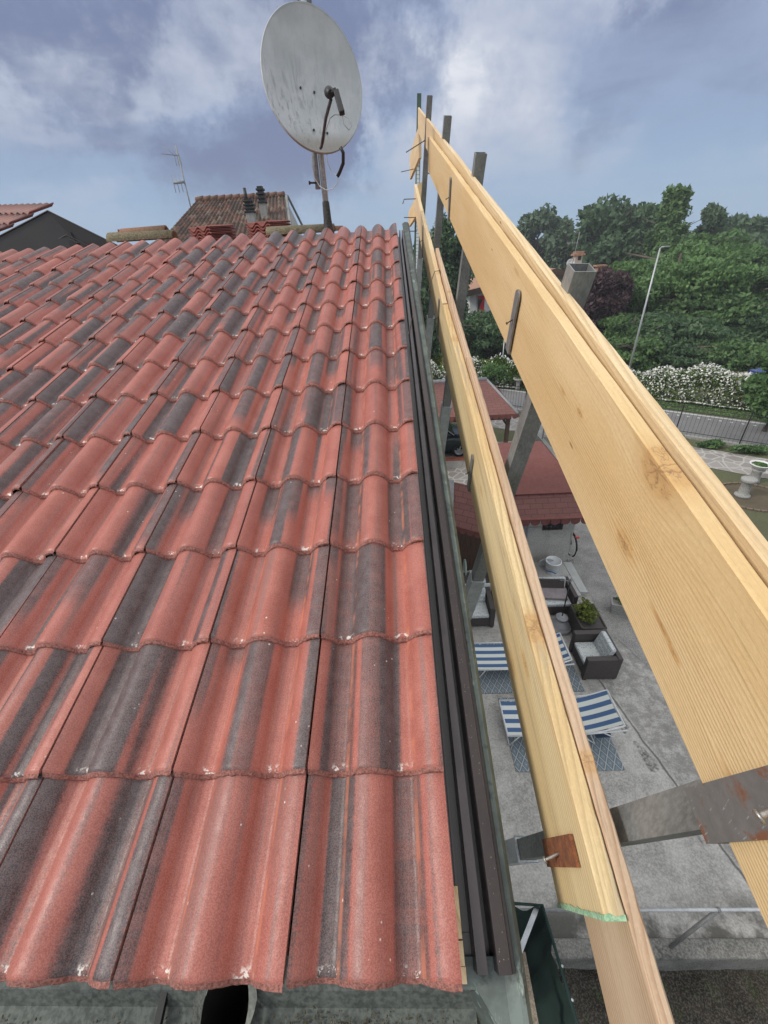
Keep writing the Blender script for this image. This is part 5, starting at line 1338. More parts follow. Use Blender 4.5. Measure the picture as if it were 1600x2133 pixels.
# ------------------------------------------------------------------ kiosk (garden store) with mansard shingle roof
M_PSH = stuffmat('plain_red_shingle', (.140, .048, .041), (.185, .068, .058), 9, .85, 0, 130, .4)
ki = thing('garden_store', 'small rendered garden store with red shingle mansard roof and scalloped eaves', 'outbuilding', (3.3, 9.6, GZ))
kz1, kz2, kz3 = GZ + 1.83, GZ + 2.25, GZ + 2.62
ky0, ky1, ky2 = 8.08, 8.62, 9.75
xR0, xR1, xR2 = 4.72, 4.33, 4.05; xL = 2.35
uvface(None, 'lower_roof', [(xL, ky0, kz1), (xR0, ky0, kz1), (xR1, ky1, kz2), (xL + .1, ky1, kz2)], M_SHIN, ki, .04)
uvface(None, 'upper_roof', [(xL, ky1 - .06, kz2 + .03), (xR1 + .08, ky1 - .06, kz2 + .03), (xR2, ky2, kz3 + .03), (xL + .2, ky2, kz3 + .03)], M_PSH, ki, .05)
uvface(None, 'side_roof', [(xR0, ky0, kz1), (xR0, 11.2, kz1), (xR1, 11.0, kz2), (xR1, ky1, kz2)], M_SHIN, ki, .04)
uvface(None, 'side_upper_roof', [(xR1 + .08, ky1, kz2 + .03), (xR1 + .08, 11.0, kz2 + .03), (xR2, 10.9, kz3 + .03), (xR2, ky2, kz3 + .03)], M_PSH, ki, .05)
uvface(None, 'back_roof', [(xR2, ky2, kz3 + .03), (xR2, 10.9, kz3 + .03), (xL + .2, 10.9, kz3 + .03), (xL + .2, ky2, kz3 + .03)], M_PSH, ki, .05)
m = MB(); scallops(m, (xL, ky0 - .015, kz1 - .01), (xR0, ky0 - .015, kz1 - .01), 10, .15); scallops(m, (xR0 + .015, ky0, kz1 - .01), (xR0 + .015, 11.2, kz1 - .01), 13, .15); obj('scalloped_edge', m, M_PSH, ki)
m = MB(); m.box(((xL + xR0) / 2, ky0 + .01, kz1 + .025), (xR0 - xL, .10, .03), None, .004); obj('drip_edge', m, M_PSH, ki)
m = MB(); m.hexa([(2.45, 8.62, GZ), (4.42, 8.62, GZ), (4.42, 11.0, GZ), (2.45, 11.0, GZ), (2.45, 8.62, kz2 - .1), (4.42, 8.62, kz1 - .02), (4.42, 11, kz1 - .02), (2.45, 11, kz2 - .1)]); obj('wall', m, M_RENDER, ki)
m = MB(); m.box((3.85, 8.60, GZ + 1.33), (.50, .05, .34)); wf = obj('window', m, M_TIMBER, ki, origin=(3.85, 8.6, GZ + 1.33))
m = MB(); m.box((3.85, 8.585, GZ + 1.33), (.44, .04, .28)); obj('pane', m, M_GLASS, wf)
m = MB()
for k in range(5): m.box((3.65 + k * .10, 8.555, GZ + 1.33), (.012, .02, .32))
for k in range(3): m.box((3.85, 8.553, GZ + 1.22 + k * .11), (.48, .016, .012))
obj('grille', m, M_BLACK, wf)
m = MB(); m.box((3.02, 8.59, GZ + .85), (.42, .05, 1.7)); dr_ = obj('door', m, stuffmat('grey_metal_door', (.22, .24, .27), (.27, .29, .32), 5, .5), ki)
m = MB()
for k in range(5): m.box((2.85 + k * .085, 8.555, GZ + .85), (.012, .02, 1.64))
obj('door_rib', m, M_PVC, dr_)
m = MB(); m.box((4.50, 8.66, GZ + .08), (.16, .18, .18), None, .02); obj('corner_foot', m, M_STONE, ki)
sl = MB(); sl.hexa([(2.2, 7.3, GZ), (4.30, 7.3, GZ), (4.30, 8.62, GZ), (2.2, 8.62, GZ), (2.2, 7.3, GZ + .07), (4.30, 7.3, GZ + .07), (4.30, 8.62, GZ + .07), (2.2, 8.62, GZ + .07)])
struct('store_pavement', sl, concrete_mat('pale_cement', (.38, .38, .36), (.47, .465, .44), (.24, .235, .22), .4))
sl = MB(); sl.hexa([(4.31, 7.42, GZ), (4.50, 7.40, GZ), (4.53, 8.60, GZ), (4.31, 8.60, GZ), (4.31, 7.42, GZ + .075), (4.50, 7.40, GZ + .075), (4.53, 8.60, GZ + .075), (4.31, 8.60, GZ + .075)])
struct('store_kerb', sl, stuffmat('pale_slab', (.42, .44, .43), (.5, .51, .5), 6, .9))
# smaller pent roof to the left of it
ph = thing('shingle_porch', 'small pent porch of red shingles with grey flashing, left of the garden store', 'porch', (1.6, 8.2, GZ))
uvface(None, 'porch_roof', [(1.10, 7.58, GZ + 2.12), (2.15, 6.95, GZ + 2.12), (2.30, 7.75, GZ + 2.78), (1.22, 8.42, GZ + 2.78)], M_SHIN, ph, .05)
m = MB(); m.hexa([(.95, 7.66, GZ + 2.10), (1.12, 7.56, GZ + 2.10), (1.24, 8.42, GZ + 2.77), (1.07, 8.50, GZ + 2.77), (.95, 7.66, GZ + 2.16), (1.12, 7.56, GZ + 2.16), (1.24, 8.42, GZ + 2.83), (1.07, 8.50, GZ + 2.83)]); obj('side_flashing', m, M_PVC, ph)
m = MB(); scallops(m, (1.10, 7.565, GZ + 2.10), (2.15, 6.935, GZ + 2.10), 7, .14); obj('scalloped_edge', m, M_PSH, ph)
m = MB(); m.box((1.05, 7.9, GZ + 1.02), (.12, .12, 2.1)); m.box((2.15, 7.3, GZ + 1.02), (.12, .12, 2.1)); m.box((1.7, 8.5, GZ + 1.3), (1.6, .1, 2.6)); obj('support', m, M_TIMBER, ph)
# low wall with brick coping and the pale patio
lw = thing('low_block_wall', 'low grey block wall with red brick coping in front of the dark car', 'wall', (2.1, 14.9, GZ))
m = MB(); m.box((1.7, 14.85, GZ + .16), (3.2, .2, .34)); obj('blocks', m, M_RENDER, lw)
m = MB()
for k in range(14): m.box((.25 + k * .225, 14.85, GZ + .36), (.215, .24, .06), None, .006)
obj('coping', m, M_BRICK, lw)

# ------------------------------------------------------------------ parked car
car = thing('parked_car', 'dark green hatchback parked under the gazebo, seen between copper edging and lower plank', 'car', (1.25, 16.6, GZ))
def loft_car():
    # side outline sections at x positions: (x, z_low, z_belt, z_roof, halfwidth, halfwidth_roof)
    S = [(-2.05, .42, .70, .72, .62, .55), (-1.95, .25, .86, .90, .78, .68), (-1.5, .22, .93, 1.22, .83, .60), (-1.0, .22, .95, 1.40, .84, .58), (-.1, .22, .94, 1.44, .84, .58), (.55, .22, .92, 1.30, .84, .60),
         (1.05, .22, .90, .95, .83, .70), (1.6, .24, .82, .84, .81, .66), (1.95, .27, .72, .74, .72, .6), (2.05, .36, .60, .62, .6, .5)]
    body = MB(); vs = []
    for x, zl, zb, zr, hw, hr in S:
        prof = [(hw * .93, zl), (hw, zl + .14), (hw, (zl + zb) / 2), (hw * .97, zb), (hw * .95 if zr - zb < .1 else hw * .90, zb + .01 * 1), (hr, zr - .03), (hr * .6, zr), (0, zr + .01)]
        full = [(y, z) for y, z in prof] + [(-y, z) for y, z in prof[-2::-1]]
        vs += [(x, y, z) for y, z in full]
    k = 15; f = []
    for i in range(len(S) - 1):
        for j in range(k - 1): f.append((i * k + j, i * k + j + 1, (i + 1) * k + j + 1, (i + 1) * k + j)[::-1])
        f.append((i * k + k - 1, i * k, (i + 1) * k, (i + 1) * k + k - 1)[::-1])
    f += [tuple(range(k)), tuple((len(S) - 1) * k + j for j in range(k))[::-1]]
    body.add(np.array(vs) + WORLD[car], f, True); return body, S
body, S = loft_car()
obj('body', body, stuffmat('dark_green_car_paint', (.028, .042, .042), (.034, .050, .050), 2, .22, .2, 80, .03, .0), car)
for sg in (-1, 1):
    m = MB(); yy = sg * .80; q = [(-1.35, .98), (-.95, 1.30), (-.1, 1.36), (.42, 1.24), (.92, .97)]
    a = [WORLD[car] + [x, sg * (.775 if z < 1.1 else .63), z] for x, z in q]
    m.add(a + [p + [0, sg * .012, .0] for p in a], [tuple(range(5)), tuple(range(5, 10))[::-1]] + [(j, (j + 1) % 5, 5 + (j + 1) % 5, 5 + j) for j in range(5)])
    obj('side_window', m, M_GLASS, car)
m = MB(); a = [WORLD[car] + p for p in ([.58, -.56, 1.30], [.58, .56, 1.30], [1.06, .70, .965], [1.06, -.70, .965])]; m.add(a + [p + [.015, 0, .015] for p in a], [(0, 1, 2, 3)[::-1], (4, 5, 6, 7), (0, 4, 7, 3), (1, 2, 6, 5)]); obj('windscreen', m, M_GLASS, car)
m = MB()
for sg in (-1, 1): m.tube([WORLD[car] + [-1.3, sg * .63, 1.36], WORLD[car] + [-.1, sg * .61, 1.445], WORLD[car] + [.55, sg * .63, 1.32], WORLD[car] + [1.05, sg * .76, .96]], .016, 6)
obj('chrome_trim', m, M_WHITEP, car)
M_RUBBER = stuffmat('tyre_rubber', (.018, .018, .018), (.03, .03, .03), 20, .85)
for sx in (-1.25, 1.28):
    for sg in (-1, 1):
        c_ = WORLD[car] + [sx, sg * .76, .31]; RX = np.array(Matrix.Rotation(rad(90), 3, 'X'))
        m = MB(); m.lathe([(.20, -.09), (.29, -.09), (.31, -.06), (.31, .06), (.29, .09), (.20, .09)], c_, 28, RX)
        ty = obj('wheel', m, M_RUBBER, car, origin=c_)
        m = MB(); m.lathe([(.0, .05), (.06, .06), (.06, .03), (.19, .05), (.205, .08), (.205, -.08), (.19, -.05), (.0, -.04)], c_, 24, RX)
        for k in range(5):
            a = k * 2 * math.pi / 5; m.box(c_ + [.12 * math.cos(a), 0, .12 * math.sin(a)], (.20, .13, .045), np.array(Matrix.Rotation(-a, 3, 'Y')))
        obj('rim', m, M_GALV_L, ty)
    m = MB()
m = MB(); m.box(WORLD[car] + [1.96, .5, .62], (.12, .3, .12), None, .03); obj('headlight', m, M_WHITEP, car)
m = MB(); m.box(WORLD[car] + [1.96, -.5, .62], (.12, .3, .12), None, .03); obj('headlight', m, M_WHITEP, car)
m = MB(); m.box(WORLD[car] + [-.35, -.845, .78], (.16, .03, .03), None, .008); obj('door_handle', m, M_BLACK, car)
m = MB(); m.box(WORLD[car] + [.72, -.92, .95], (.12, .2, .12), None, .03); obj('mirror', m, M_BLACK, car)
# blue car, barely in frame behind the hedge at the right edge
bq = at(1668, 800, z=GZ + .9)
bcar = thing('parked_car', 'blue car roof just visible at the right edge beyond the white hedge', 'car', (bq[0] + .6, bq[1] + 1.0, GZ + .35))
m = MB(); m.hexa([WORLD[bcar] + q for q in ([-1.9, -.8, .3], [1.9, -.8, .3], [1.9, .8, .3], [-1.9, .8, .3], [-1.9, -.8, .9], [1.9, -.8, .9], [1.9, .8, .9], [-1.9, .8, .9])])
m.hexa([WORLD[bcar] + q for q in ([-1.5, -.75, .9], [1.2, -.75, .9], [1.2, .75, .9], [-1.5, .75, .9], [-1.1, -.6, 1.4], [.7, -.6, 1.4], [.7, .6, 1.4], [-1.1, .6, 1.4])]); obj('body', m, stuffmat('blue_car_paint', (.03, .05, .22), (.04, .06, .26), 2, .25), bcar)
m = MB()
for sx in (-1.2, 1.2):
    for sg in (-.8, .8): m.lathe([(0, -.08), (.3, -.08), (.3, .08), (0, .08)], WORLD[bcar] + [sx, sg, .3], 16, np.array(Matrix.Rotation(rad(90), 3, 'X')))
obj('wheels', m, M_RUBBER, bcar)

# ------------------------------------------------------------------ yard furniture
def seat_unit(name, label, cat, x0, x1, y0, y1, hgt, back, arms, seat_h=.30, group=None, arm_t=.11):
    t = thing(name, label, cat, ((x0 + x1) / 2, (y0 + y1) / 2, GZ), group)
    def bx(nm, a, b, c_, d, e_, f_, mat, bev=.008): m = MB(); m.box(((a + b) / 2, (c_ + d) / 2, GZ + (e_ + f_) / 2), (b - a, d - c_, f_ - e_), None, bev); return obj(nm, m, mat, t)
    bx('base', x0 + .02, x1 - .02, y0 + .02, y1 - .02, .05, seat_h, M_RATTAN)
    for (x, y) in ((x0 + .04, y0 + .04), (x1 - .04, y0 + .04), (x0 + .04, y1 - .04), (x1 - .04, y1 - .04)): bx('foot', x - .03, x + .03, y - .03, y + .03, 0, .06, M_RATTAN, .002)
    ix0, ix1, iy0, iy1 = x0, x1, y0, y1
    if back == '+x': bx('backrest', x1 - arm_t * .8, x1, y0, y1, .04, hgt + .02, M_RATTAN); ix1 -= arm_t * .8
    if back == '+y': bx('backrest', x0, x1, y1 - arm_t * .8, y1, .04, hgt + .02, M_RATTAN); iy1 -= arm_t * .8
    for a in arms:
        if a == '-y': bx('arm', x0, x1 - .001, y0 - .001, y0 + arm_t, .04, hgt, M_RATTAN); iy0 += arm_t
        if a == '+y': bx('arm', x0, x1 - .001, y1 - arm_t, y1 + .001, .04, hgt, M_RATTAN); iy1 -= arm_t
        if a == '-x': bx('arm', x0 - .001, x0 + arm_t, y0, y1 - .001, .04, hgt, M_RATTAN); ix0 += arm_t
        if a == '+x': bx('arm', x1 - arm_t, x1 + .001, y0, y1 - .001, .04, hgt, M_RATTAN); ix1 -= arm_t
    bx('seat_cushion', ix0 + .01, ix1 - .01, iy0 + .01, iy1 - .01, seat_h, seat_h + .09, M_CUSH, .03)
    m = MB()
    if back == '+x': m.box((ix1 - .09, (iy0 + iy1) / 2, GZ + seat_h + .25), (.11, iy1 - iy0 - .04, .36), Matrix.Rotation(.28, 3, 'Y'), .035)
    if back == '+y': m.box(((ix0 + ix1) / 2, iy1 - .09, GZ + seat_h + .25), (ix1 - ix0 - .04, .11, .36), Matrix.Rotation(-.28, 3, 'X'), .035)
    obj('back_cushion', m, M_CUSH, t); return t
seat_unit('rattan_armchair', 'dark rattan armchair with patterned cushions, right of the lower plank beside the planter table', 'armchair', 3.43, 4.09, 5.00, 5.76, .60, '+x', ['-y', '+y'])
seat_unit('rattan_armchair', 'dark rattan armchair between copper edging and lower plank, its cushion back to the shade', 'armchair', 1.20, 1.98, 6.42, 7.12, .60, '+y', ['-x', '+x'])
so_ = seat_unit('rattan_sofa', 'dark rattan sofa with folded grey cloth on its patterned seat, behind the parasol base', 'sofa', 2.45, 3.90, 6.70, 7.38, .62, '+y', ['-x', '+x'], arm_t=.09)
m = MB(); m.box((3.28, 7.0, GZ + .47), (.95, .30, .10), Matrix.Rotation(-.12, 3, 'Z') @ Matrix.Rotation(.3, 3, 'X'), .02)
one('folded_cloth', m, stuffmat('mauve_grey_cloth', (.20, .18, .19), (.28, .25, .26), 6, .9), 'folded mauve grey cloth lying along the sofa seat', 'cloth')
m = MB(); m.box((3.22, 7.14, GZ + .60), (.98, .05, .34), Matrix.Rotation(-.10, 3, 'Z') @ Matrix.Rotation(-.25, 3, 'X'), .01)
one('leaning_board', m, M_RATTAN, 'dark board leaning against the sofa back', 'board')
pt = thing('rattan_planter', 'square dark rattan box with a yellow green leafy plant, between sofa and armchair', 'planter', (3.93, 6.21, GZ))
m = MB(); m.hexa([(3.66, 5.86, GZ), (4.18, 5.86, GZ), (4.20, 6.57, GZ), (3.68, 6.57, GZ), (3.66, 5.86, GZ + .5), (4.18, 5.86, GZ + .5), (4.20, 6.57, GZ + .5), (3.68, 6.57, GZ + .5)])
for (a, b) in (((3.67, 5.87), (4.17, 5.87)), ((4.17, 5.87), (4.19, 6.56)), ((4.19, 6.56), (3.69, 6.56)), ((3.69, 6.56), (3.67, 5.87))): m.tube([(*a, GZ + .51), (*b, GZ + .51)], .022, 6, smooth=False)
obj('box', m, M_RATTAN, pt)
m = MB(); rg = np.random.default_rng(31); pp = crown_pts(rg, 3600, (3.88, 6.24, GZ + .66), (.30, .34, .20), .2, 60, .24); leaves(m, pp, 0, .019, rg=rg, up=.9); obj('plant', m, GS, pt)
m = MB()
for k in range(26):
    a = rg.uniform(0, 6.28); r = rg.uniform(.1, .26); m.tube([(3.87, 6.22, GZ + .5), (3.87 + r * .6 * math.cos(a), 6.22 + r * .6 * math.sin(a), GZ + .68), (3.87 + r * math.cos(a), 6.22 + r * math.sin(a), GZ + .66)], .004, 4)
obj('stems', m, M_BARK, pt)
pb_ = thing('parasol_stand', 'grey stepped parasol base with bare dark pole and pale joint on top', 'parasol stand', (3.46, 6.38, GZ))
m = MB(); m.lathe([(0, 0), (.245, 0), (.25, .05), (.235, .085), (.215, .09), (.205, .12), (.18, .16), (.11, .24), (.085, .29), (.13, .30), (.135, .325), (.12, .345), (.085, .35), (.08, .37), (0, .37)], (3.46, 6.38, GZ), 32); obj('base', m, stuffmat('grey_parasol_base', (.27, .28, .30), (.34, .35, .37), 9, .6), pb_)
m = MB(); m.tube([(3.46, 6.38, GZ + .36), (3.46, 6.40, GZ + 1.36)], .014, 10); obj('pole', m, M_BLACK, pb_)
m = MB(); m.lathe([(0, -.03), (.026, -.02), (.026, .03), (.02, .06), (0, .07)], (3.46, 6.40, GZ + 1.38), 12); m.tube([(3.42, 6.40, GZ + 1.38), (3.52, 6.40, GZ + 1.40)], .012, 8); m.tube([(3.45, 6.40, GZ + 1.385), (3.27, 6.44, GZ + 1.37)], .007, 6); obj('joint', m, M_PVC, pb_)
def sunbed(label, x0, y0, L, Wd, h, group='striped folding sunbeds on rugs'):
    t = thing('folding_sunbed', label, 'sunbed', (x0 + L / 2, y0 + Wd / 2, GZ), group)
    fr = MB(); r = .014; xh = x0 + L * .66
    for y in (y0, y0 + Wd): fr.tube([(x0, y, GZ + h), (xh, y, GZ + h)], r, 8)
    fr.tube([(x0, y0, GZ + h), (x0, y0 + Wd, GZ + h)], r, 8); obj('seat_frame', fr, M_WHITEP, t)
    hd_ = MB(); xe, ze_ = x0 + L * .97, GZ + h + .24
    for y in (y0, y0 + Wd): hd_.tube([(xh - .03, y, GZ + h), (x0 + L * .82, y, GZ + h + .10), (xe, y, ze_)], r, 8)
    hd_.tube([(xe, y0, ze_), (xe, y0 + Wd, ze_)], r, 8); obj('headrest_frame', hd_, M_WHITEP, t)
    cn = MB(); nx_ = 40; vs = []
    for i in range(nx_ + 1):
        s = i / nx_; x = x0 + .015 + (L * .95) * s
        z = GZ + h - .012 - .018 * math.sin(min(1, s / .66) * math.pi) if s < .66 else GZ + h - .012 + .24 * ((s - .66) / .31) ** 1.35
        for j in range(9): u = j / 8; vs.append((x, y0 + .02 + (Wd - .04) * u, z - .035 * math.sin(u * math.pi) * (1 if s > .66 else .4)))
    cn.add(vs, [(i * 9 + j, (i + 1) * 9 + j, (i + 1) * 9 + j + 1, i * 9 + j + 1) for i in range(nx_) for j in range(8)], True); obj('canvas', cn, M_STRIPE, t, origin=(x0, y0, GZ))
    for (xa, xb) in ((x0 + .22, x0 + .06), (x0 + L * .62, x0 + L * .78)):
        m = MB()
        for y in (y0 + .01, y0 + Wd - .01): m.tube([(xa, y, GZ + h), (xb, y, GZ + .015)], .011, 8)
        m.tube([(xb, y0 + .01, GZ + .015), (xb, y0 + Wd - .01, GZ + .015)], .011, 8); obj('leg_frame', m, M_WHITEP, t)
    for y in (y0 - .015, y0 + Wd + .015):
        m = MB(); m.tube([(x0 + L * .60, y, GZ + h + .02), (x0 + L * 1.0, y, GZ + h + .13)], .012, 8); m.tube([(x0 + L * .80, y, GZ + h + .08), (x0 + L * .93, y, GZ + h - .10)], .010, 8)
        obj('side_arm', m, M_WHITEP, t)
    m = MB(); m.box((x0 + L * .84, y0 + Wd / 2, GZ + h - .12), (.26, Wd - .02, .012), Matrix.Rotation(-.1, 3, 'Y')); m2 = obj('lower_sling', m, stuffmat('navy_canvas', (.035, .06, .11), (.05, .08, .14), 9, .9), t)
    return t
sunbed('nearest sunbed with blue and cream stripes, its raised head right of the lower plank', 1.62, 3.74, 1.96, .66, .33)
sunbed('second striped sunbed, farther off in front of the rattan armchairs', 1.30, 5.06, 1.90, .66, .33)
for nm, x0, x1, y0, y1, lab in (('r', 1.69, 3.46, 3.32, 4.66, 'blue grey diamond patterned rug under the nearest sunbed'), ('r', 1.36, 3.38, 4.76, 5.98, 'blue grey diamond patterned rug under the second sunbed')):
    m = MB(); m.box(((x0 + x1) / 2, (y0 + y1) / 2, GZ + .012), (x1 - x0, y1 - y0, .010)); one('outdoor_rug', m, M_RUG, lab, 'rug', 'patterned rugs in the yard')
bkt = thing('paint_bucket', 'white plastic bucket with a blue printed wave, lid leaning behind it', 'bucket', (3.88, 8.22, GZ + .07))
bl_ = np.array([3.88, 8.22, GZ + .07])
m = MB(); m.lathe([(0, 0), (.150, 0), (.155, .01), (.185, .33), (.198, .33), (.198, .35), (.200, .37), (.186, .375), (.180, .355), (.146, .02), (0, .02)], bl_, 30)
bm_ = N('white_plastic_printed'); pz = bm_.sep(bm_.co()); wv = bm_.math('ADD', pz[2], bm_.math('MULTIPLY', bm_.math('SINE', bm_.math('MULTIPLY', pz[0], 22.)), .035))
k_ = bm_.math('MULTIPLY', bm_.ramp(bm_.math('ABSOLUTE', bm_.math('SUBTRACT', wv, .085)), .028, .022), 1.)
k2_ = bm_.ramp(bm_.math('ABSOLUTE', bm_.math('SUBTRACT', wv, .15)), .012, .008)
obj('body', m, bm_.fin(bm_.mix(bm_.math('MAXIMUM', k_, bm_.math('MULTIPLY', k2_, .5)), (.88, .90, .90), (.10, .28, .55)), .4), bkt)
m = MB(); m.lathe([(0, .014), (.19, .014), (.202, 0), (.206, .02), (.195, .024), (0, .024)], bl_ + [-.12, .16, .17], 28, np.array(Matrix.Rotation(rad(-68), 3, 'X'))); obj('lid', m, M_WHITEP, bkt)
m = MB(); m.tube([bl_ + [.198 * math.cos(a), -.03 - .12 * math.sin(a), .33 - .12 * math.sin(a)] for a in np.linspace(0, math.pi, 14)], .003, 5); obj('handle', m, M_GALV_L, bkt)
# bicycle leaning behind the store's right wall: only its rear wheel and saddle show
by = thing('bicycle', 'bicycle leaning on the right wall of the garden store, rear wheel and red light showing', 'bicycle', (4.62, 9.25, GZ))
bo = np.array([4.62, 9.0, GZ])
for yy in (0, 1.03):
    m = MB(); m.tube([bo + [.02, yy + .33 * math.cos(a), .34 + .33 * math.sin(a)] for a in np.linspace(0, 2 * math.pi, 33)], .017, 8, caps=False)
    wl_ = obj('wheel', m, M_RUBBER, by)
    m = MB(); m.tube([bo + [.02, yy + .305 * math.cos(a), .34 + .305 * math.sin(a)] for a in np.linspace(0, 2 * math.pi, 33)], .009, 6, caps=False)
    for k in range(14): a = k * math.pi / 7; m.tube([bo + [.02, yy, .34], bo + [.02, yy + .3 * math.cos(a), .34 + .3 * math.sin(a)]], .0018, 3)
    obj('rim', m, M_GALV_L, wl_)
    m = MB(); m.tube([bo + [.02, yy + .37 * math.cos(a), .34 + .37 * math.sin(a)] for a in np.linspace(.6, 3.0, 12)], .015, 6); obj('mudguard', m, M_BLACK, by)
m = MB(); B0 = bo + [.02, .42, .30]; m.tube([bo + [.02, 0, .34], B0, bo + [.02, .80, .80], bo + [.02, .30, .82], bo + [.02, 0, .34]], .013, 8); m.tube([B0, bo + [.02, .24, .98]], .013, 8); m.tube([bo + [.02, 1.03, .34], bo + [.02, .78, .95]], .013, 8); obj('frame', m, stuffmat('dark_blue_frame', (.03, .04, .07), (.04, .05, .08), 9, .4), by)
m = MB(); m.box(bo + [.02, .24, 1.0], (.13, .24, .05), None, .02); obj('saddle', m, M_BLACK, by)
m = MB(); m.tube([bo + [-.22, .72, 1.0], bo + [-.1, .78, 1.0], bo + [.14, .78, 1.0], bo + [.26, .72, 1.0]], .012, 8); obj('handlebar', m, M_GALV_L, by)
m = MB(); m.box(bo + [.02, -.22, .74], (.10, .06, .05), None, .01); obj('rear_light', m, stuffmat('red_reflector', (.55, .06, .03), (.6, .08, .04), 9, .3), by)
# concrete trough at the right
tr_ = thing('concrete_trough', 'pale concrete plant trough partly behind the upper plank', 'trough', (5.02, 6.75, GZ))
m = MB(); Mz = np.array(Matrix.Rotation(-.35, 3, 'Z')); c_ = np.array([5.02, 6.78, GZ])
bot_ = [(-.20, -.11, 0), (.20, -.11, 0), (.20, .11, 0), (-.20, .11, 0)]; topv = [(-.27, -.16, .32), (.27, -.16, .32), (.27, .16, .32), (-.27, .16, .32)]
inn = [(-.23, -.12, .32), (.23, -.12, .32), (.23, .12, .32), (-.23, .12, .32)]; inb = [(-.23, -.12, .24), (.23, -.12, .24), (.23, .12, .24), (-.23, .12, .24)]
vv = np.array(bot_ + topv + inn + inb, float) @ Mz.T + c_
ff = [(3, 2, 1, 0), (12, 13, 14, 15)]
for j in range(4): k = (j + 1) % 4; ff += [(j, k, 4 + k, 4 + j), (4 + j, 4 + k, 8 + k, 8 + j), (8 + j, 8 + k, 12 + k, 12 + j)]
m.add(vv, ff); obj('trough', m, M_STONE, tr_)
m = MB(); rg = np.random.default_rng(66); leaves(m, crown_pts(rg, 500, c_ + [0, .03, .36], (.2, .14, .14), .2, 10, .4), 0, .03, rg=rg); obj('plant', m, G1, tr_)
# shady corner things left of the lower plank
ch_ = thing('garden_chair', 'white garden chair with pale green round back in the shade of the red porch', 'chair', (1.45, 7.75, GZ))
c_ = WORLD[ch_]
m = MB(); 
m.tube([c_ + [.02 + .0 * a, -.12 + .17 * math.cos(a), .78 + .24 * math.sin(a)] for a in np.linspace(0, 2 * math.pi, 25)], .018, 8, caps=False); m.lathe([(.001, 0), (.16, 0), (.17, .015), (0, .02)], c_ + [.02, -.12, .78], 20, np.array(Matrix.Rotation(rad(90), 3, 'Y'))); obj('backrest', m, stuffmat('pale_green_plastic', (.30, .40, .34), (.36, .45, .40), 4, .4), ch_)
m = MB(); m.box(c_ + [.22, -.12, .44], (.40, .42, .035), None, .012); obj('seat', m, M_WHITEP, ch_)
for (dx, dy) in ((.04, -.3), (.40, -.3), (.04, .06), (.40, .06)): m = MB(); m.tube([c_ + [dx, dy, 0], c_ + [dx, dy, .43]], .017, 8); obj('leg', m, M_WHITEP, ch_)
ta_ = thing('folding_table', 'white metal table edge with dark wicker top below the second guard post', 'table', (1.72, 7.35, GZ))
c_ = WORLD[ta_]; m = MB(); m.box(c_ + [0, 0, .70], (.62, .42, .03), None, .008); obj('tabletop', m, M_RATTAN, ta_)
m = MB(); m.box(c_ + [0, -.21, .67], (.64, .03, .09), None, .005); obj('apron', m, M_WHITEP, ta_)
for (dx, dy) in ((-.28, -.18), (.28, -.18), (-.28, .18), (.28, .18)): m = MB(); m.tube([c_ + [dx * 1.1, dy, 0], c_ + [dx * .9, dy, .68]], .016, 8); obj('leg', m, M_WHITEP, ta_)
# pipe railing on the retaining wall
pr = thing('pipe_railing', 'galvanised pipe railing with a slanting brace above the retaining wall', 'railing', (2.8, 1.30, GZ))
m = MB(); m.tube([(1.0, 1.41, GZ + .90), (6.5, 1.41, GZ + .90)], .019, 12); obj('top_rail', m, M_GALV_L, pr)
for x in (3.36, 5.6):
    m = MB(); m.tube([(x, 1.41, GZ + .90), (x - .34, 1.28, GZ + .06)], .022, 10); obj('brace', m, M_GALV, pr)
    m = MB(); m.tube([(x - .015, 1.41, GZ + .90), (x + .015, 1.41, GZ + .90)], .026, 12); obj('joint_sleeve', m, M_GALV, pr)
# shade net screen at the house corner
ns_ = thing('shade_net_screen', 'dark green shade net over a steel frame at the house corner, lower right', 'screen', (1.15, .6, GZ))
m = MB(); rg = np.random.default_rng(90)
T = [at(1062, 1876, z=GZ + 1.8), at(1128, 1884, z=GZ + 1.8)]
yy_ = np.linspace(0, 1, 30); vs = []
pA = at(1130, 1886, z=GZ + 1.8); pB = at(1208, 2150, z=GZ + 1.8); pB = pB + (pB - pA) * .5
for j, s in enumerate(yy_):
    pnt = pA + (pB - pA) * s
    for i, q in enumerate(np.linspace(0, 1, 14)):
        vs.append(pnt + np.array([-.02 - .05 * q + .02 * math.sin(9 * q + s * 14) + .012 * math.sin(s * 40), 0, -1.75 * q + .012 * math.sin(s * 60)]))
m.add(vs, [(j * 14 + i, j * 14 + i + 1, (j + 1) * 14 + i + 1, (j + 1) * 14 + i) for j in range(29) for i in range(13)], True)
vs = []
pC = at(1040, 1880, z=GZ + 1.8)
for j, s in enumerate(np.linspace(0, 1, 14)):
    pnt = pA + (pC - pA) * s
    for i, q in enumerate(np.linspace(0, 1, 14)): vs.append(pnt + np.array([0, -.03 - .04 * q + .018 * math.sin(8 * q + s * 11), -1.75 * q + .02 * math.sin(s * 9)]))
m.add(vs, [(j * 14 + i, j * 14 + i + 1, (j + 1) * 14 + i + 1, (j + 1) * 14 + i) for j in range(13) for i in range(13)], True)
obj('net', m, M_NET, ns_)
m = MB(); m.tube([pC, pA, pA + (pB - pA) * .5, pB], .016, 8, smooth=False)
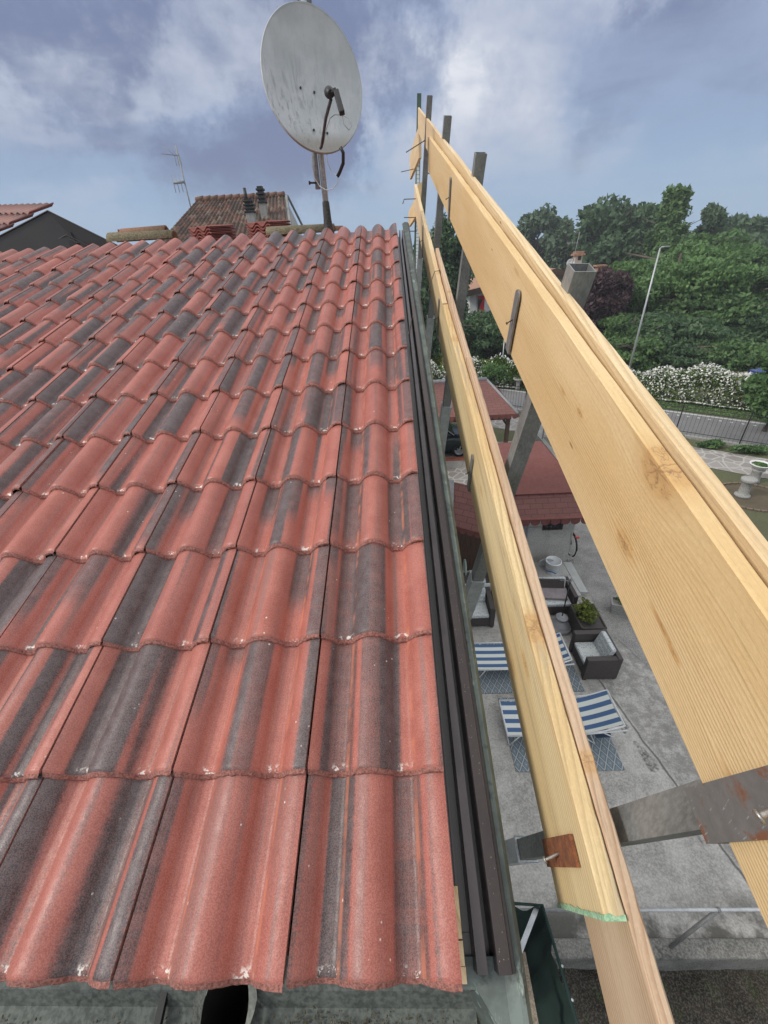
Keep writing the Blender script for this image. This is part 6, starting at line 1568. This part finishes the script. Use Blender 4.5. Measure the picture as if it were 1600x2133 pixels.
for k in range(130):
    s = rg.uniform(0, 1); q = pA + (pB - pA) * s; m.tube([q, q + rg.normal(size=3) * .022], .0014, 3)
obj('hemmed_edge', m, M_NET, ns_)
m = MB()
for s in (.35, .52, .70): q = pA + (pB - pA) * s; m.lathe([(.0, -.012), (.012, 0), (0, .012)], q + [.015, 0, .012], 8)
obj('cable_tie', m, M_WHITEP, ns_)
m = MB(); a = at(1118, 1892, z=GZ + 1.75); b = at(1082, 1985, z=GZ + 1.9); ax = (b - a); ln = np.linalg.norm(ax); ax /= ln; ey = np.cross(ax, [0, 0, 1.]); ey /= np.linalg.norm(ey); ez_ = np.cross(ax, ey)
m.box((a + b) / 2, (ln, .045, .012), np.stack([ax, ey, ez_], 1)); m.box((a + b) / 2 + ey * .02, (ln, .006, .04), np.stack([ax, ey, ez_], 1)); obj('angle_brace', m, M_GALV_L, ns_)
m = MB(); a = at(1090, 1985, z=GZ + 1.7); b = at(1122, 2160, z=GZ + 1.7); ax = b - a; ln = np.linalg.norm(ax) + .5; ax /= np.linalg.norm(ax); ey = np.cross(ax, [0, 0, 1.]); ey /= np.linalg.norm(ey)
m.box(a + ax * ln / 2 + [-.01, 0, 0], (ln, .05, .08), np.stack([ax, ey, np.cross(ax, ey)], 1)); obj('timber_rail', m, stuffmat('weathered_timber', (.16, .13, .10), (.24, .20, .15), 12, .9, 0, 90, .4, .4), ns_)

# ------------------------------------------------------------------ thin air haze round the whole scene
m = MB(); m.box((0, 60, 3.0), (300, 330, 24.0)); hzm = bpy.data.materials.new('thin_haze'); hzm.use_nodes = True
hzt = hzm.node_tree; hzt.nodes.clear(); ho = hzt.nodes.new('ShaderNodeOutputMaterial'); pvn = hzt.nodes.new('ShaderNodeVolumePrincipled')
pvn.inputs['Color'].default_value = (.86, .90, .96, 1); pvn.inputs['Density'].default_value = .0012; pvn.inputs['Anisotropy'].default_value = .2
hzt.links.new(pvn.outputs[0], ho.inputs['Volume'])
tag(obj('haze', m, hzm, origin=(0, 0, 0)), 'thin pale haze that softens the far trees', 'haze', kind='stuff')
